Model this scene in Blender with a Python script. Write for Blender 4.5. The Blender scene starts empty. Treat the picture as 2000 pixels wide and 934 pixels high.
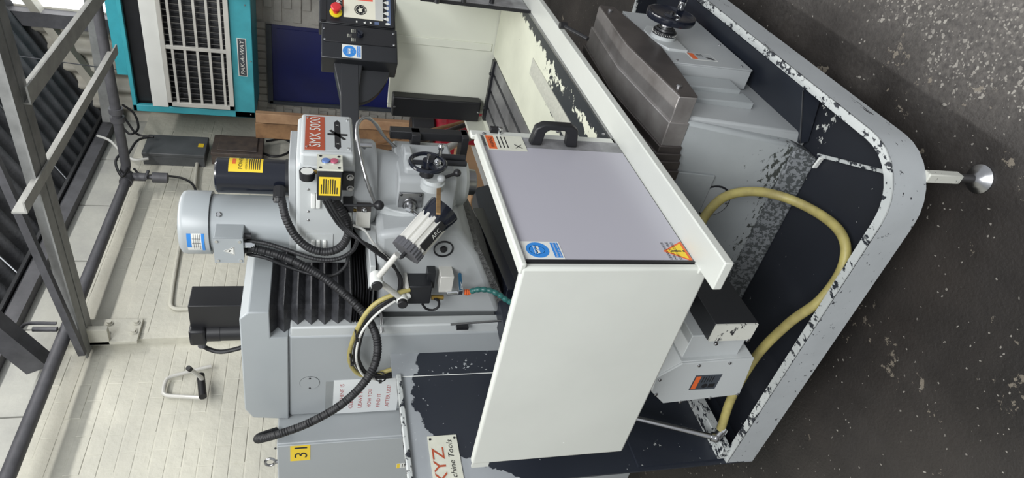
import bpy, bmesh, math, random
from mathutils import Vector, Matrix, Quaternion
random.seed(7)
scene = bpy.context.scene
col = scene.collection
R = math.radians

# ------------------------------------------------------------------ camera
# The photograph was taken upright and is stored on its side, so the camera is rolled by 90 degrees.
F_PX, PITCH, YAW, ROLL, CAM_H = 1297.4, R(16.623), R(38.053), R(-0.847), 1.65
fw = Vector((math.cos(PITCH)*math.cos(YAW), math.cos(PITCH)*math.sin(YAW), -math.sin(PITCH)))
_r = Vector((math.sin(YAW), -math.cos(YAW), 0)); _d = fw.cross(_r)
rt = _r*math.cos(ROLL) + _d*math.sin(ROLL)
dn = -_r*math.sin(ROLL) + _d*math.cos(ROLL)
CAM = Vector((0, 0, CAM_H))
cd = bpy.data.cameras.new('camera'); cam = bpy.data.objects.new('camera', cd); col.objects.link(cam)
cd.sensor_fit = 'HORIZONTAL'; cd.sensor_width = 36; cd.lens = 36*F_PX/2000; cd.clip_start = .05
M3 = Matrix((dn, rt, -fw)).transposed()
cam.matrix_world = Matrix.Translation(CAM) @ M3.to_4x4()
scene.camera = cam

def PX(x, y, ax, val):                      # a photo pixel's direction met with a known plane
    d = rt*((467-y)/F_PX) + dn*((x-1000)/F_PX) + fw
    k = 'XYZ'.index(ax); t = (val-CAM[k])/d[k]
    return CAM + d*t
def PJ(P):
    c = Vector(P)-CAM; w = c.dot(fw)
    return (1000+F_PX*c.dot(dn)/w, 467-F_PX*c.dot(rt)/w, w)
def ZAT(x, X, Y):                           # height whose row is x on the upright at X, Y
    lo, hi = -1.0, 6.0
    for _ in range(40):
        m = (lo+hi)/2
        if PJ((X, Y, m))[0] > x: lo = m
        else: hi = m
    return m

# ------------------------------------------------------------------ light
world = bpy.data.worlds.new('world'); scene.world = world; world.use_nodes = True
bg = world.node_tree.nodes['Background']; bg.inputs[0].default_value = (.91, .95, 1, 1); bg.inputs[1].default_value = .50
vs = scene.view_settings
vs.view_transform = 'Standard'; vs.look = 'None'; vs.gamma = 1; vs.use_curve_mapping = False; vs.exposure = 0.42
def area(name, loc, target, sx, sy, power, color=(1, 1, 1)):
    l = bpy.data.lights.new(name, 'AREA'); l.shape = 'RECTANGLE'; l.size = sx; l.size_y = sy; l.energy = power; l.color = color
    o = bpy.data.objects.new(name, l); col.objects.link(o); o.location = loc
    z = (Vector(loc)-Vector(target)).normalized(); x = Vector((1, 0, 0)); y = z.cross(x).normalized(); x = y.cross(z)
    o.matrix_world = Matrix.Translation(loc) @ Matrix((x, y, z)).transposed().to_4x4()
    return o
area('rooflight_strip', (2.6, 1.25, 4.12), (2.6, 2.6, 1.6), 3.6, .14, 62, (1, .985, .95))
area('front_fill', (-1.3, -.9, 4.0), (1.4, 1.2, .7), 2.6, 1.6, 170, (.97, .99, 1))  # added fill without a real fitting, brightens the faces turned to the left

# ------------------------------------------------------------------ materials
MATS = {}
def mat(name, c, rough=.5, metal=0, var=.06, scale=6, bump=0, bscale=60, c2=None, coat=0, emit=0, spec=.5, alpha=1):
    m = bpy.data.materials.new(name); m.use_nodes = True; nt = m.node_tree; b = nt.nodes['Principled BSDF']
    b.inputs['Roughness'].default_value = rough; b.inputs['Metallic'].default_value = metal
    b.inputs['Specular IOR Level'].default_value = spec; b.inputs['Coat Weight'].default_value = coat
    b.inputs['Alpha'].default_value = alpha
    geo = nt.nodes.new('ShaderNodeNewGeometry')
    n = nt.nodes.new('ShaderNodeTexNoise'); n.inputs['Scale'].default_value = scale; n.inputs['Detail'].default_value = 6; n.inputs['Roughness'].default_value = .6
    nt.links.new(geo.outputs['Position'], n.inputs['Vector'])
    r = nt.nodes.new('ShaderNodeValToRGB'); nt.links.new(n.outputs['Fac'], r.inputs[0])
    a = c2 or tuple(max(0, v*(1-2.2*var)) for v in c)
    r.color_ramp.elements[0].position = .32; r.color_ramp.elements[1].position = .68
    r.color_ramp.elements[0].color = (*a, 1); r.color_ramp.elements[1].color = (*c, 1)
    nt.links.new(r.outputs[0], b.inputs['Base Color'])
    if emit:
        nt.links.new(r.outputs[0], b.inputs['Emission Color']); b.inputs['Emission Strength'].default_value = emit
    if bump:
        n2 = nt.nodes.new('ShaderNodeTexNoise'); n2.inputs['Scale'].default_value = bscale; n2.inputs['Detail'].default_value = 4
        nt.links.new(geo.outputs['Position'], n2.inputs['Vector'])
        bp = nt.nodes.new('ShaderNodeBump'); bp.inputs['Strength'].default_value = bump; bp.inputs['Distance'].default_value = .01
        nt.links.new(n2.outputs['Fac'], bp.inputs['Height']); nt.links.new(bp.outputs[0], b.inputs['Normal'])
    MATS[name] = m; return m
def math_node(nt, op, a, b=None, clamp=False):
    n = nt.nodes.new('ShaderNodeMath'); n.operation = op; n.use_clamp = clamp
    for i, v in enumerate((a, b)):
        if v is None: continue
        if hasattr(v, 'is_linked') or hasattr(v, 'node'): nt.links.new(v, n.inputs[i])
        else: n.inputs[i].default_value = v
    return n.outputs[0]
def flaked(name, base, under, amount, scale=18, stretch=(1, 1, 1), field=None, fleck=None, rough=.5, rough2=None, var=.05, detail=9):
    """paint 'base' broken through to 'under' where noise + a worn field passes a threshold"""
    m = mat(name, base, rough, var=var); nt = m.node_tree; b = nt.nodes['Principled BSDF']
    src = b.inputs['Base Color'].links[0].from_socket
    geo = nt.nodes.new('ShaderNodeNewGeometry'); mp = nt.nodes.new('ShaderNodeMapping'); mp.inputs['Scale'].default_value = stretch
    nt.links.new(geo.outputs['Position'], mp.inputs['Vector'])
    n = nt.nodes.new('ShaderNodeTexNoise'); n.inputs['Scale'].default_value = scale; n.inputs['Detail'].default_value = detail; n.inputs['Roughness'].default_value = .68
    nt.links.new(mp.outputs[0], n.inputs['Vector'])
    v = n.outputs['Fac']
    if field:                                # sum over worn patches: (centre, radii, weight)
        sep = nt.nodes.new('ShaderNodeSeparateXYZ'); nt.links.new(geo.outputs['Position'], sep.inputs[0])
        for c, rad, w in field:
            acc = None
            for i in range(3):
                if rad[i] > 50: continue
                t = math_node(nt, 'DIVIDE', math_node(nt, 'SUBTRACT', sep.outputs[i], c[i]), rad[i])
                t = math_node(nt, 'MULTIPLY', t, t); acc = t if acc is None else math_node(nt, 'ADD', acc, t)
            g = math_node(nt, 'SUBTRACT', 1.0, acc, True)
            v = math_node(nt, 'ADD', v, math_node(nt, 'MULTIPLY', g, w))
    k = math_node(nt, 'GREATER_THAN', v, 1-amount)
    mix = nt.nodes.new('ShaderNodeMix'); mix.data_type = 'RGBA'
    nt.links.new(k, mix.inputs[0]); nt.links.new(src, mix.inputs[6]); mix.inputs[7].default_value = (*under, 1)
    out = mix.outputs[2]
    if fleck:                                # small chips of a third colour scattered over everything
        n3 = nt.nodes.new('ShaderNodeTexNoise'); n3.inputs['Scale'].default_value = fleck[2]; n3.inputs['Detail'].default_value = 5; nt.links.new(geo.outputs['Position'], n3.inputs['Vector'])
        n4 = nt.nodes.new('ShaderNodeTexNoise'); n4.inputs['Scale'].default_value = 5; nt.links.new(geo.outputs['Position'], n4.inputs['Vector'])
        kk = math_node(nt, 'GREATER_THAN', math_node(nt, 'ADD', n3.outputs['Fac'], math_node(nt, 'MULTIPLY', n4.outputs['Fac'], .35)), fleck[1])
        mx = nt.nodes.new('ShaderNodeMix'); mx.data_type = 'RGBA'; nt.links.new(kk, mx.inputs[0]); nt.links.new(out, mx.inputs[6]); mx.inputs[7].default_value = (*fleck[0], 1); out = mx.outputs[2]
    nt.links.new(out, b.inputs['Base Color'])
    bp = nt.nodes.new('ShaderNodeBump'); bp.inputs['Strength'].default_value = .35; bp.inputs['Distance'].default_value = .002; bp.invert = True
    nt.links.new(k, bp.inputs['Height']); nt.links.new(bp.outputs[0], b.inputs['Normal'])
    if rough2 is not None:
        nt.links.new(math_node(nt, 'ADD', math_node(nt, 'MULTIPLY', k, rough2-rough), rough), b.inputs['Roughness'])
    return m

GREY = (.37, .385, .39); CREAM = (.66, .67, .58); NAVY = (.018, .022, .032)
mat('grey_paint', GREY, .42, var=.04, scale=3)
mat('pale_grey', (.47, .49, .49), .4, var=.03, scale=3)
mat('cab_grey', (.325, .345, .355), .45, var=.03, scale=2)
mat('motor_grey', (.345, .37, .38), .36, var=.03, scale=3)
mat('cream', CREAM, .38, var=.02, scale=3)
mat('guard_cream', (.575, .585, .54), .36, var=.025, scale=5)
mat('navy_black', NAVY, .42, var=.15, scale=5)
mat('black_paint', (.016, .017, .02), .36, var=.15, scale=8)
mat('black_plastic', (.012, .012, .014), .42, var=.1)
mat('black_gloss', (.010, .012, .02), .16, var=.1)
mat('rubber', (.010, .010, .012), .55, var=.2, scale=20)
mat('bellows_cloth', (.055, .056, .062), .5, var=.25, scale=18, bump=.4, bscale=35)
mat('steel', (.42, .42, .43), .28, 1, var=.12, scale=12)
mat('chrome', (.7, .71, .72), .12, 1, var=.04)
mat('dark_steel', (.12, .105, .10), .34, .55, var=.2, scale=7)
mat('bright_steel', (.42, .40, .39), .30, .6, c2=(.22, .20, .19), scale=6)
mat('table_steel', (.27, .27, .275), .4, .45, var=.2, scale=9)
mat('white_paint', (.72, .73, .70), .45, var=.03)
mat('alu', (.62, .61, .57), .42, .25, var=.05)
mat('teal', (.05, .37, .44), .4, var=.10, scale=6)
mat('teal_hose', (.02, .13, .12), .4, var=.2, scale=15)
mat('blue_handle', (.015, .07, .13), .4)
mat('navy_door', (.008, .013, .10), .35, var=.1)
mat('door_frame', (.055, .065, .08), .5, var=.2)
mat('yellow_hose', (.42, .36, .12), .5, c2=(.24, .20, .075), scale=14)
mat('yellow_label', (.78, .55, .03), .5, var=.03)
mat('orange', (.70, .13, .03), .5, var=.05)
mat('red_label', (.42, .075, .03), .5, var=.05)
mat('red_btn', (.62, .03, .035), .3); mat('yellow_ring', (.75, .62, .02), .35)
mat('pink_btn', (.45, .10, .16), .35); mat('blue_btn', (.12, .20, .45), .35)
mat('sign_blue', (.03, .22, .62), .4, var=.03); mat('sign_white', (.70, .70, .66), .45, var=.03)
mat('ink', (.01, .01, .012), .5); mat('red_ink', (.40, .05, .05), .55)
mat('paper', (.66, .68, .68), .55, var=.02); mat('film', (.40, .42, .42), .25, alpha=.45)
mat('plate_cream', (.66, .66, .56), .45, var=.06, scale=25)
mat('screen', (.55, .53, .44), .25, var=.02, emit=.25); mat('screen_red', (.60, .08, .05), .3, emit=.25); mat('screen_grey', (.42, .42, .40), .3, emit=.2)
mat('key_blue', (.10, .14, .25), .4)
mat('frosted', (.42, .41, .455), .30, var=.015, scale=2)
mat('clear_strip', (.30, .30, .31), .12, var=.3, scale=9)
mat('wood', (.32, .18, .085), .6, c2=(.17, .09, .045), scale=9); mat('wood_light', (.40, .25, .14), .6, c2=(.28, .16, .09), scale=10)
mat('strap_wood', (.30, .18, .07), .55, c2=(.18, .10, .04), scale=30)
mat('cardboard', (.43, .26, .14), .75, var=.06)
mat('red_plastic', (.38, .012, .03), .35, var=.15)
mat('brass', (.45, .30, .08), .35, .8)
mat('iron', (.10, .10, .11), .55, .2, var=.15, scale=12)
mat('iron_light', (.25, .255, .25), .6, .1, var=.15, scale=10)
mat('angle_pale', (.36, .36, .34), .6, var=.12, scale=12)
mat('rust_box', (.10, .075, .06), .6, c2=(.05, .04, .038), scale=14)
mat('box_grey', (.09, .095, .10), .5, var=.15)
mat('roof', (.085, .088, .095), .8, c2=(.035, .037, .042), scale=5, bump=.3, bscale=50)
mat('clad', (.42, .40, .34), .6, c2=(.25, .24, .21), scale=3)
mat('wall_paint', (.56, .545, .465), .6, c2=(.46, .45, .39), scale=3, bump=.45, bscale=28)
mat('brick_grey', (.40, .385, .35), .7, c2=(.30, .285, .26), scale=4, bump=.5, bscale=40)
mat('render_grey', (.42, .42, .38), .75, c2=(.32, .32, .30), scale=4, bump=.3, bscale=30)
mat('skylight', (1, 1, 1), .5, emit=2.2, var=0)
mat('white_cable', (.6, .6, .57), .5); mat('silver_hose', (.35, .35, .35), .35, .8)
mat('swarf', (.16, .16, .155), .6, .4, c2=(.05, .05, .05), scale=80, bump=.8, bscale=200)
mat('mesh_strip', (.50, .50, .43), .5, var=.1, scale=120)
flaked('tray_grey', (.42, .44, .45), (.02, .02, .025), .365, 30, (.3, 1.6, 1.8), rough=.45)
flaked('tray_rim', (.50, .52, .51), (.025, .028, .035), .455, 46, (.7, 1, 1), rough=.45)
flaked('tray_inside', (.014, .016, .022), (.50, .51, .48), .31, 34, rough=.5,
       field=[((1.50, .72, .24), (.07, .10, .09), .22), ((1.12, 1.3, .25), (.03, .3, .05), .12), ((1.15, 1.78, .25), (.12, .05, .1), .08)])
flaked('splash_sheet', (.35, .37, .39), (.022, .026, .036), .14, 16, rough=.45, rough2=.4, fleck=((.42, .44, .45), .875, 75),
       field=[((1.43, 1.8, .62), (.43, 99, .74), 4), ((1.12, 1.8, .45), (.12, 99, .40), .35), ((1.60, 1.8, .95), (.14, 99, .37), 2.2)])
flaked('splash_flecks', (.020, .024, .034), (.55, .57, .55), .335, 45, rough=.4)
flaked('pan_cream', (.68, .69, .56), (.020, .024, .028), .30, 26, (1, 1, 1), rough=.4,
       field=[((1.95, .85, .84), (1.6, .05, 99), .42), ((1.75, .99, .84), (.48, .075, 99), .40), ((1.95, .935, .84), (.35, .06, 99), .30), ((1.75, 1.10, .84), (.5, .06, 99), .12)])
flaked('bed_grey', (.33, .35, .355), (.05, .055, .05), .285, 70, (1, .6, 1), rough=.42,
       field=[((1.48, .86, .28), (.2, .22, .16), .13), ((1.47, 1.2, .24), (.2, .5, .13), .17)])
flaked('bed_foot', (.17, .18, .19), (.045, .05, .052), .50, 75, rough=.55)
flaked('black_chip', (.016, .017, .02), (.40, .40, .38), .27, 24, rough=.38)
flaked('beam_end', (.60, .60, .54), (.02, .02, .024), .40, 26, (1, 1, 2), rough=.45)

def floor_mat():
    m = bpy.data.materials.new('floor_concrete'); m.use_nodes = True; nt = m.node_tree; b = nt.nodes['Principled BSDF']
    geo = nt.nodes.new('ShaderNodeNewGeometry')
    def noise(s, d=6, r=.6):
        n = nt.nodes.new('ShaderNodeTexNoise'); n.inputs['Scale'].default_value = s; n.inputs['Detail'].default_value = d; n.inputs['Roughness'].default_value = r
        nt.links.new(geo.outputs['Position'], n.inputs['Vector']); return n.outputs['Fac']
    def ramp(v, p0, c0, p1, c1):
        r = nt.nodes.new('ShaderNodeValToRGB'); nt.links.new(v, r.inputs[0]); e = r.color_ramp.elements
        e[0].position = p0; e[0].color = (*c0, 1); e[1].position = p1; e[1].color = (*c1, 1); return r.outputs[0]
    base = ramp(noise(1.7, 5), .35, (.016, .014, .013), .68, (.042, .036, .032))
    # exposed aggregate stones
    def stones(sc, thr, keep):
        v = nt.nodes.new('ShaderNodeTexVoronoi'); v.inputs['Scale'].default_value = sc; v.inputs['Randomness'].default_value = 1
        wob = nt.nodes.new('ShaderNodeTexNoise'); wob.inputs['Scale'].default_value = sc*1.6; nt.links.new(geo.outputs['Position'], wob.inputs['Vector'])
        mp = nt.nodes.new('ShaderNodeVectorMath'); mp.operation = 'MULTIPLY_ADD'; nt.links.new(wob.outputs['Color'], mp.inputs[0]); mp.inputs[1].default_value = (.9/sc,)*3; nt.links.new(geo.outputs['Position'], mp.inputs[2])
        nt.links.new(mp.outputs[0], v.inputs['Vector'])
        near = math_node(nt, 'LESS_THAN', v.outputs['Distance'], thr)
        sp = nt.nodes.new('ShaderNodeSeparateColor'); nt.links.new(v.outputs['Color'], sp.inputs[0])
        return math_node(nt, 'MULTIPLY', near, math_node(nt, 'GREATER_THAN', sp.outputs[0], keep)), sp.outputs[1]
    sep = nt.nodes.new('ShaderNodeSeparateXYZ'); nt.links.new(geo.outputs['Position'], sep.inputs[0])
    # the walkway in front of the machine is worn down to its stones, the oily side by the tray also has its shadow painted in
    worn_shadeY = math_node(nt, 'ADD', math_node(nt, 'MULTIPLY', math_node(nt, 'SUBTRACT', .66, sep.outputs[1]), 2.4), math_node(nt, 'MULTIPLY', math_node(nt, 'SUBTRACT', noise(2.5, 4), .5), 1.4), True)
    s1, r1 = stones(48, .30, .52); s2, r2 = stones(110, .34, .62); s3, r3 = stones(70, .20, .90)
    s = math_node(nt, 'MAXIMUM', s3, math_node(nt, 'MULTIPLY', math_node(nt, 'MAXIMUM', s1, s2), math_node(nt, 'GREATER_THAN', math_node(nt, 'ADD', worn_shadeY, noise(5)), .95)))
    pale = ramp(noise(30, 3), .3, (.16, .145, .13), .75, (.36, .34, .30))
    mx = nt.nodes.new('ShaderNodeMix'); mx.data_type = 'RGBA'; nt.links.new(worn_shadeY, mx.inputs[0]); nt.links.new(base, mx.inputs[6])
    nt.links.new(ramp(noise(60, 4), .35, (.075, .068, .064), .7, (.17, .155, .14)), mx.inputs[7])
    m2 = nt.nodes.new('ShaderNodeMix'); m2.data_type = 'RGBA'; nt.links.new(s, m2.inputs[0]); nt.links.new(mx.outputs[2], m2.inputs[6]); nt.links.new(pale, m2.inputs[7])
    # scuffs and pale paint patches on the oily side
    sc = math_node(nt, 'GREATER_THAN', math_node(nt, 'ADD', math_node(nt, 'MULTIPLY', noise(4.5, 10, .72), 1.0), math_node(nt, 'MULTIPLY', noise(38, 6, .7), .45)), .865)
    m3 = nt.nodes.new('ShaderNodeMix'); m3.data_type = 'RGBA'; nt.links.new(math_node(nt, 'MULTIPLY', sc, .75), m3.inputs[0]); nt.links.new(m2.outputs[2], m3.inputs[6]); m3.inputs[7].default_value = (.22, .19, .15, 1)
    nt.links.new(m3.outputs[2], b.inputs['Base Color'])
    nt.links.new(ramp(noise(3), .35, (.38,)*3, .7, (.62,)*3), b.inputs['Roughness'])
    bp = nt.nodes.new('ShaderNodeBump'); bp.inputs['Strength'].default_value = .5; bp.inputs['Distance'].default_value = .004
    nt.links.new(noise(90, 5), bp.inputs['Height']); nt.links.new(bp.outputs[0], b.inputs['Normal'])
    MATS['floor_concrete'] = m
floor_mat()

# ------------------------------------------------------------------ mesh building
def V(*a): return Vector(a)
class MB:
    def __init__(s, m='grey_paint'): s.v = []; s.f = []; s.m = []; s.slots = [m]; s.cur = 0
    def mat(s, m):
        if m not in s.slots: s.slots.append(m)
        s.cur = s.slots.index(m); return s
    def add(s, vs, fs):
        o = len(s.v); s.v += [Vector(v) for v in vs]
        for f in fs: s.f.append([i+o for i in f]); s.m.append(s.cur)
        return s
    def box(s, a, b):
        x0, y0, z0 = a; x1, y1, z1 = b
        x0, x1 = sorted((x0, x1)); y0, y1 = sorted((y0, y1)); z0, z1 = sorted((z0, z1))
        return s.add([(x0,y0,z0),(x1,y0,z0),(x1,y1,z0),(x0,y1,z0),(x0,y0,z1),(x1,y0,z1),(x1,y1,z1),(x0,y1,z1)],
                     [(3,2,1,0),(4,5,6,7),(0,1,5,4),(1,2,6,5),(2,3,7,6),(3,0,4,7)])
    def obox(s, c, X, Y, Z, size):          # oriented box, X Y Z unit axes
        c = Vector(c); X, Y, Z = (Vector(q).normalized() for q in (X, Y, Z)); a, b, d = (q/2 for q in size)
        P = [c+X*i*a+Y*j*b+Z*k*d for k in (-1,1) for j in (-1,1) for i in (-1,1)]
        return s.add(P, [(0,2,3,1),(4,5,7,6),(0,1,5,4),(1,3,7,5),(3,2,6,7),(2,0,4,6)])
    def hexa(s, P):                          # 8 points, bottom loop then top loop
        return s.add(P, [(3,2,1,0),(4,5,6,7),(0,1,5,4),(1,2,6,5),(2,3,7,6),(3,0,4,7)])
    def prism(s, poly, d):                   # polygon of 3d points pushed along d
        n = len(poly); d = Vector(d); P = [Vector(p) for p in poly]
        return s.add(P+[p+d for p in P], [tuple(range(n-1,-1,-1)), tuple(range(n,2*n))]+[(i,(i+1)%n,n+(i+1)%n,n+i) for i in range(n)])
    def sheet(s, a, b, t): return s.obar(a, b, t)
    def cyl(s, a, b, r, r2=None, n=20, cap=True):
        a, b = Vector(a), Vector(b); r2 = r if r2 is None else r2; d = (b-a).normalized()
        x = d.orthogonal().normalized(); y = d.cross(x)
        ring = lambda c, q: [c+x*math.cos(2*math.pi*i/n)*q+y*math.sin(2*math.pi*i/n)*q for i in range(n)]
        fs = [(i,(i+1)%n,n+(i+1)%n,n+i) for i in range(n)]
        if cap: fs += [tuple(range(n-1,-1,-1)), tuple(range(n,2*n))]
        return s.add(ring(a,r)+ring(b,r2), fs)
    def lathe(s, c, ax, prof, n=24, closed=False):   # prof: (distance along ax, radius)
        c = Vector(c); d = Vector(ax).normalized(); x = d.orthogonal().normalized(); y = d.cross(x); P = []; fs = []
        for h, r in prof: P += [c+d*h+(x*math.cos(2*math.pi*i/n)+y*math.sin(2*math.pi*i/n))*max(r,1e-5) for i in range(n)]
        for k in range(len(prof)-1): fs += [(k*n+i,k*n+(i+1)%n,(k+1)*n+(i+1)%n,(k+1)*n+i) for i in range(n)]
        if closed: fs += [((len(prof)-1)*n+i,(len(prof)-1)*n+(i+1)%n,(i+1)%n,i) for i in range(n)]
        else: fs += [tuple(range(n-1,-1,-1)), tuple(range((len(prof)-1)*n,len(prof)*n))]
        return s.add(P, fs)
    def ball(s, c, r, n=12): return s.lathe(c, (0,0,1), [(-r*math.cos(math.pi*k/n), r*math.sin(math.pi*k/n)) for k in range(n+1)], n+4)
    def torus(s, c, ax, Rr, r, n=32, k=10): return s.lathe(c, ax, [(r*math.sin(2*math.pi*i/k), Rr+r*math.cos(2*math.pi*i/k)) for i in range(k)], n, True)
    def tube(s, pts, r, n=10, step=.012, rfun=None, smooth=True):
        pts = [Vector(p) for p in pts]; path = []
        if smooth and len(pts) > 2:
            P = [pts[0]*2-pts[1]]+pts+[pts[-1]*2-pts[-2]]
            for i in range(1, len(P)-2):
                k = max(2, int((P[i+1]-P[i]).length/step))
                for j in range(k):
                    t = j/k; a, b, c, d = P[i-1], P[i], P[i+1], P[i+2]
                    path.append(.5*((2*b)+(c-a)*t+(2*a-5*b+4*c-d)*t*t+(3*b-a-3*c+d)*t**3))
            path.append(pts[-1])
        else: path = pts
        T = [(path[min(i+1,len(path)-1)]-path[max(i-1,0)]).normalized() for i in range(len(path))]
        x = T[0].orthogonal().normalized(); o = len(s.v); L = 0; P = []
        for i, p in enumerate(path):
            x = (x-T[i]*x.dot(T[i])).normalized(); y = T[i].cross(x)
            if i: L += (p-path[i-1]).length
            q = rfun(L) if rfun else r
            P += [p+(x*math.cos(2*math.pi*k/n)+y*math.sin(2*math.pi*k/n))*q for k in range(n)]
        m = len(path)
        return s.add(P, [(i*n+k,i*n+(k+1)%n,(i+1)*n+(k+1)%n,(i+1)*n+k) for i in range(m-1) for k in range(n)]+[tuple(range(n-1,-1,-1)), tuple(range((m-1)*n,m*n))])
    def bar(s, a, b, w, h, up=(0,0,1)):      # straight bar with w x h section
        a, b = Vector(a), Vector(b); d = b-a; Z = Vector(up); X = d.cross(Z)
        if X.length < 1e-4: X = d.orthogonal()
        return s.obox((a+b)/2, d, X, X.cross(d), (d.length, w, h))
    def text(s, body, o, X, Y, size, width=None, align='LEFT', depth=.0004, shear=0, sx=1):
        cu = bpy.data.curves.new('t', 'FONT'); cu.body = body; cu.size = 1; cu.align_x = align; cu.shear = shear; cu.resolution_u = 2
        ob = bpy.data.objects.new('t', cu); me = bpy.data.meshes.new_from_object(ob)
        X = Vector(X).normalized(); Y = Vector(Y).normalized(); N = X.cross(Y); o = Vector(o)
        xs = [v.co.x for v in me.vertices] or [0]; w = (max(xs)-min(xs))*size*sx
        kx = sx*(width/w if width else 1)
        s.add([o+X*v.co.x*size*kx+Y*v.co.y*size+N*depth for v in me.vertices], [tuple(p.vertices) for p in me.polygons])
        bpy.data.objects.remove(ob); bpy.data.curves.remove(cu); bpy.data.meshes.remove(me); return s
    def rect(s, o, X, Y, w, h, d):           # flat patch raised by d from its surface, lower-left corner o
        X = Vector(X).normalized(); Y = Vector(Y).normalized(); N = X.cross(Y); o = Vector(o)
        return s.prism([o, o+X*w, o+X*w+Y*h, o+Y*h], N*d)
    def disc(s, c, X, Y, r, d, n=28, ry=None):
        X = Vector(X).normalized(); Y = Vector(Y).normalized(); N = X.cross(Y); c = Vector(c); ry = ry or r
        return s.prism([c+X*math.cos(2*math.pi*i/n)*r+Y*math.sin(2*math.pi*i/n)*ry for i in range(n)], N*d)
ORG = {}
def obj(name, mb, parent=None, bevel=0, smooth=35, segs=2, label=None, kind=None):
    me = bpy.data.meshes.new(name); o0 = ORG.get(parent.name, Vector()) if parent else Vector()
    me.from_pydata([tuple(v-o0) for v in mb.v], [], mb.f)
    for m in mb.slots: me.materials.append(MATS[m])
    me.polygons.foreach_set('material_index', mb.m)
    bm = bmesh.new(); bm.from_mesh(me); bmesh.ops.recalc_face_normals(bm, faces=bm.faces); bm.to_mesh(me); bm.free()
    me.polygons.foreach_set('use_smooth', [True]*len(me.polygons)); me.set_sharp_from_angle(angle=R(smooth))
    me.update()
    o = bpy.data.objects.new(name, me); col.objects.link(o)
    if parent: o.parent = parent; ORG[o.name] = o0
    else: ORG[o.name] = Vector()
    if bevel:
        b = o.modifiers.new('bevel', 'BEVEL'); b.width = bevel; b.segments = segs; b.limit_method = 'ANGLE'; b.angle_limit = R(40); b.harden_normals = False
    if label: o['label'] = label
    if kind: o['kind'] = kind
    return o
def thing(name, label, cat, loc, group=None):
    o = bpy.data.objects.new(name, None); o.empty_display_size = .05; col.objects.link(o); o.location = loc; ORG[o.name] = Vector(loc)
    o['label'] = label; o['category'] = cat
    if group: o['group'] = group
    return o
def solo(name, mb, label, cat, loc, group=None, **k):   # a thing that is one mesh, its origin moved to loc
    o = obj(name, mb, None, **k); l = Vector(loc)
    for v in o.data.vertices: v.co -= l
    o.location = l; ORG[o.name] = l; o['label'] = label; o['category'] = cat
    if group: o['group'] = group
    return o
def struct(name, mb, parent=None, **k):
    o = obj(name, mb, parent, **k)
    if not parent: o['kind'] = 'structure'
    return o
def screw(parent, p, n, r=.004, m='steel', name='screw'):
    mb = MB(m); p = Vector(p); n = Vector(n).normalized(); mb.lathe(p, n, [(-.001, r), (r*.5, r), (r*.8, r*.7), (r*.85, 0)], 10); return obj(name, mb, parent)
X1, Y1, Z1 = V(1,0,0), V(0,1,0), V(0,0,1)

# ================================================================== the building
W, B = 5.75, 3.2                                     # inner faces of the right wall (X) and the back wall (Y)
struct('floor', MB('floor_concrete').box((-5, -5, -.1), (W+.3, B+.3, 0)))
XP = PX(330, 672, 'Y', B).x                         # the back wall steps out from here on
ZP = PX(0, 934, 'Y', B).z - .03                     # painted brick ends here, rendered blocks above
ZE = PX(157, 390, 'Y', B).z                         # eaves
wb = struct('wall_back', MB('wall_paint').box((-3, B, 0), (W+.3, B+.3, ZP)).box((XP, B-.05, 0), (W, B+.01, ZP)))
bl = bpy.data.meshes.new('brick')
def brick_mesh(l, h, d, m):
    mb = MB(m); e = .004 if m == 'brick_grey' else .0022
    fr = [(-l/2+e, -d, -h/2+e), (l/2-e, -d, -h/2+e), (l/2-e, -d, h/2-e), (-l/2+e, -d, h/2-e)]
    md = [(-l/2, -d+e, -h/2), (l/2, -d+e, -h/2), (l/2, -d+e, h/2), (-l/2, -d+e, h/2)]
    bk = [(x, .01, z) for x, _, z in md]
    fs = [(0,1,2,3)] + [(i,4+i,4+(i+1)%4,(i+1)%4) for i in range(4)] + [(4+i,8+i,8+(i+1)%4,4+(i+1)%4) for i in range(4)]
    mb.add(fr+md+bk, fs)
    me = bpy.data.meshes.new('brick'); me.from_pydata([tuple(v) for v in mb.v], [], mb.f); me.materials.append(MATS[m])
    bm = bmesh.new(); bm.from_mesh(me); bmesh.ops.recalc_face_normals(bm, faces=bm.faces); bm.to_mesh(me); bm.free(); return me
def put(me, name, parent, loc, rz=0, sx=1, sz=1):
    o = bpy.data.objects.new(name, me); col.objects.link(o); o.parent = parent; o.location = loc
    o.rotation_euler = (random.uniform(-.006, .006), random.uniform(-.006, .006), rz+random.uniform(-.006, .006)); o.scale = (sx, 1, sz); return o
BM = [brick_mesh(.2195, .0700, 0.0012+.0009*k, 'wall_paint') for k in range(3)]
nb = 0
for r in range(40):
    z = ZP - .04 - r*.075
    for c in range(40):
        x = .6 + c*.225 + (.1125 if r % 2 else 0)
        if x > W-.12: continue
        if abs(x-XP) < .115: x = XP+.115 if x > XP else XP-.115
        px, py, _ = PJ((x, B, z))
        if not (-20 < px < 575 and -20 < py < 960): continue
        if px > 480 and py < 800: continue
        yy = B-.05 if x > XP else B
        put(random.choice(BM), 'brick', wb, (x, yy+random.uniform(-.001, .002), z)); nb += 1
# rendered blocks between the brickwork and the eaves
up = struct('wall_back_upper', MB('render_grey').box((-3, B+.02, ZP), (W+.3, B+.3, ZE+.12)))
bw = .62; bmesh_block = brick_mesh(bw-.012, ZE-ZP-.012, .02, 'render_grey')
for k in range(10):
    x = 1.0 + k*bw
    if x < W-.2: put(bmesh_block, 'block', up, (x, B+.02, (ZE+ZP)/2))
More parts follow.
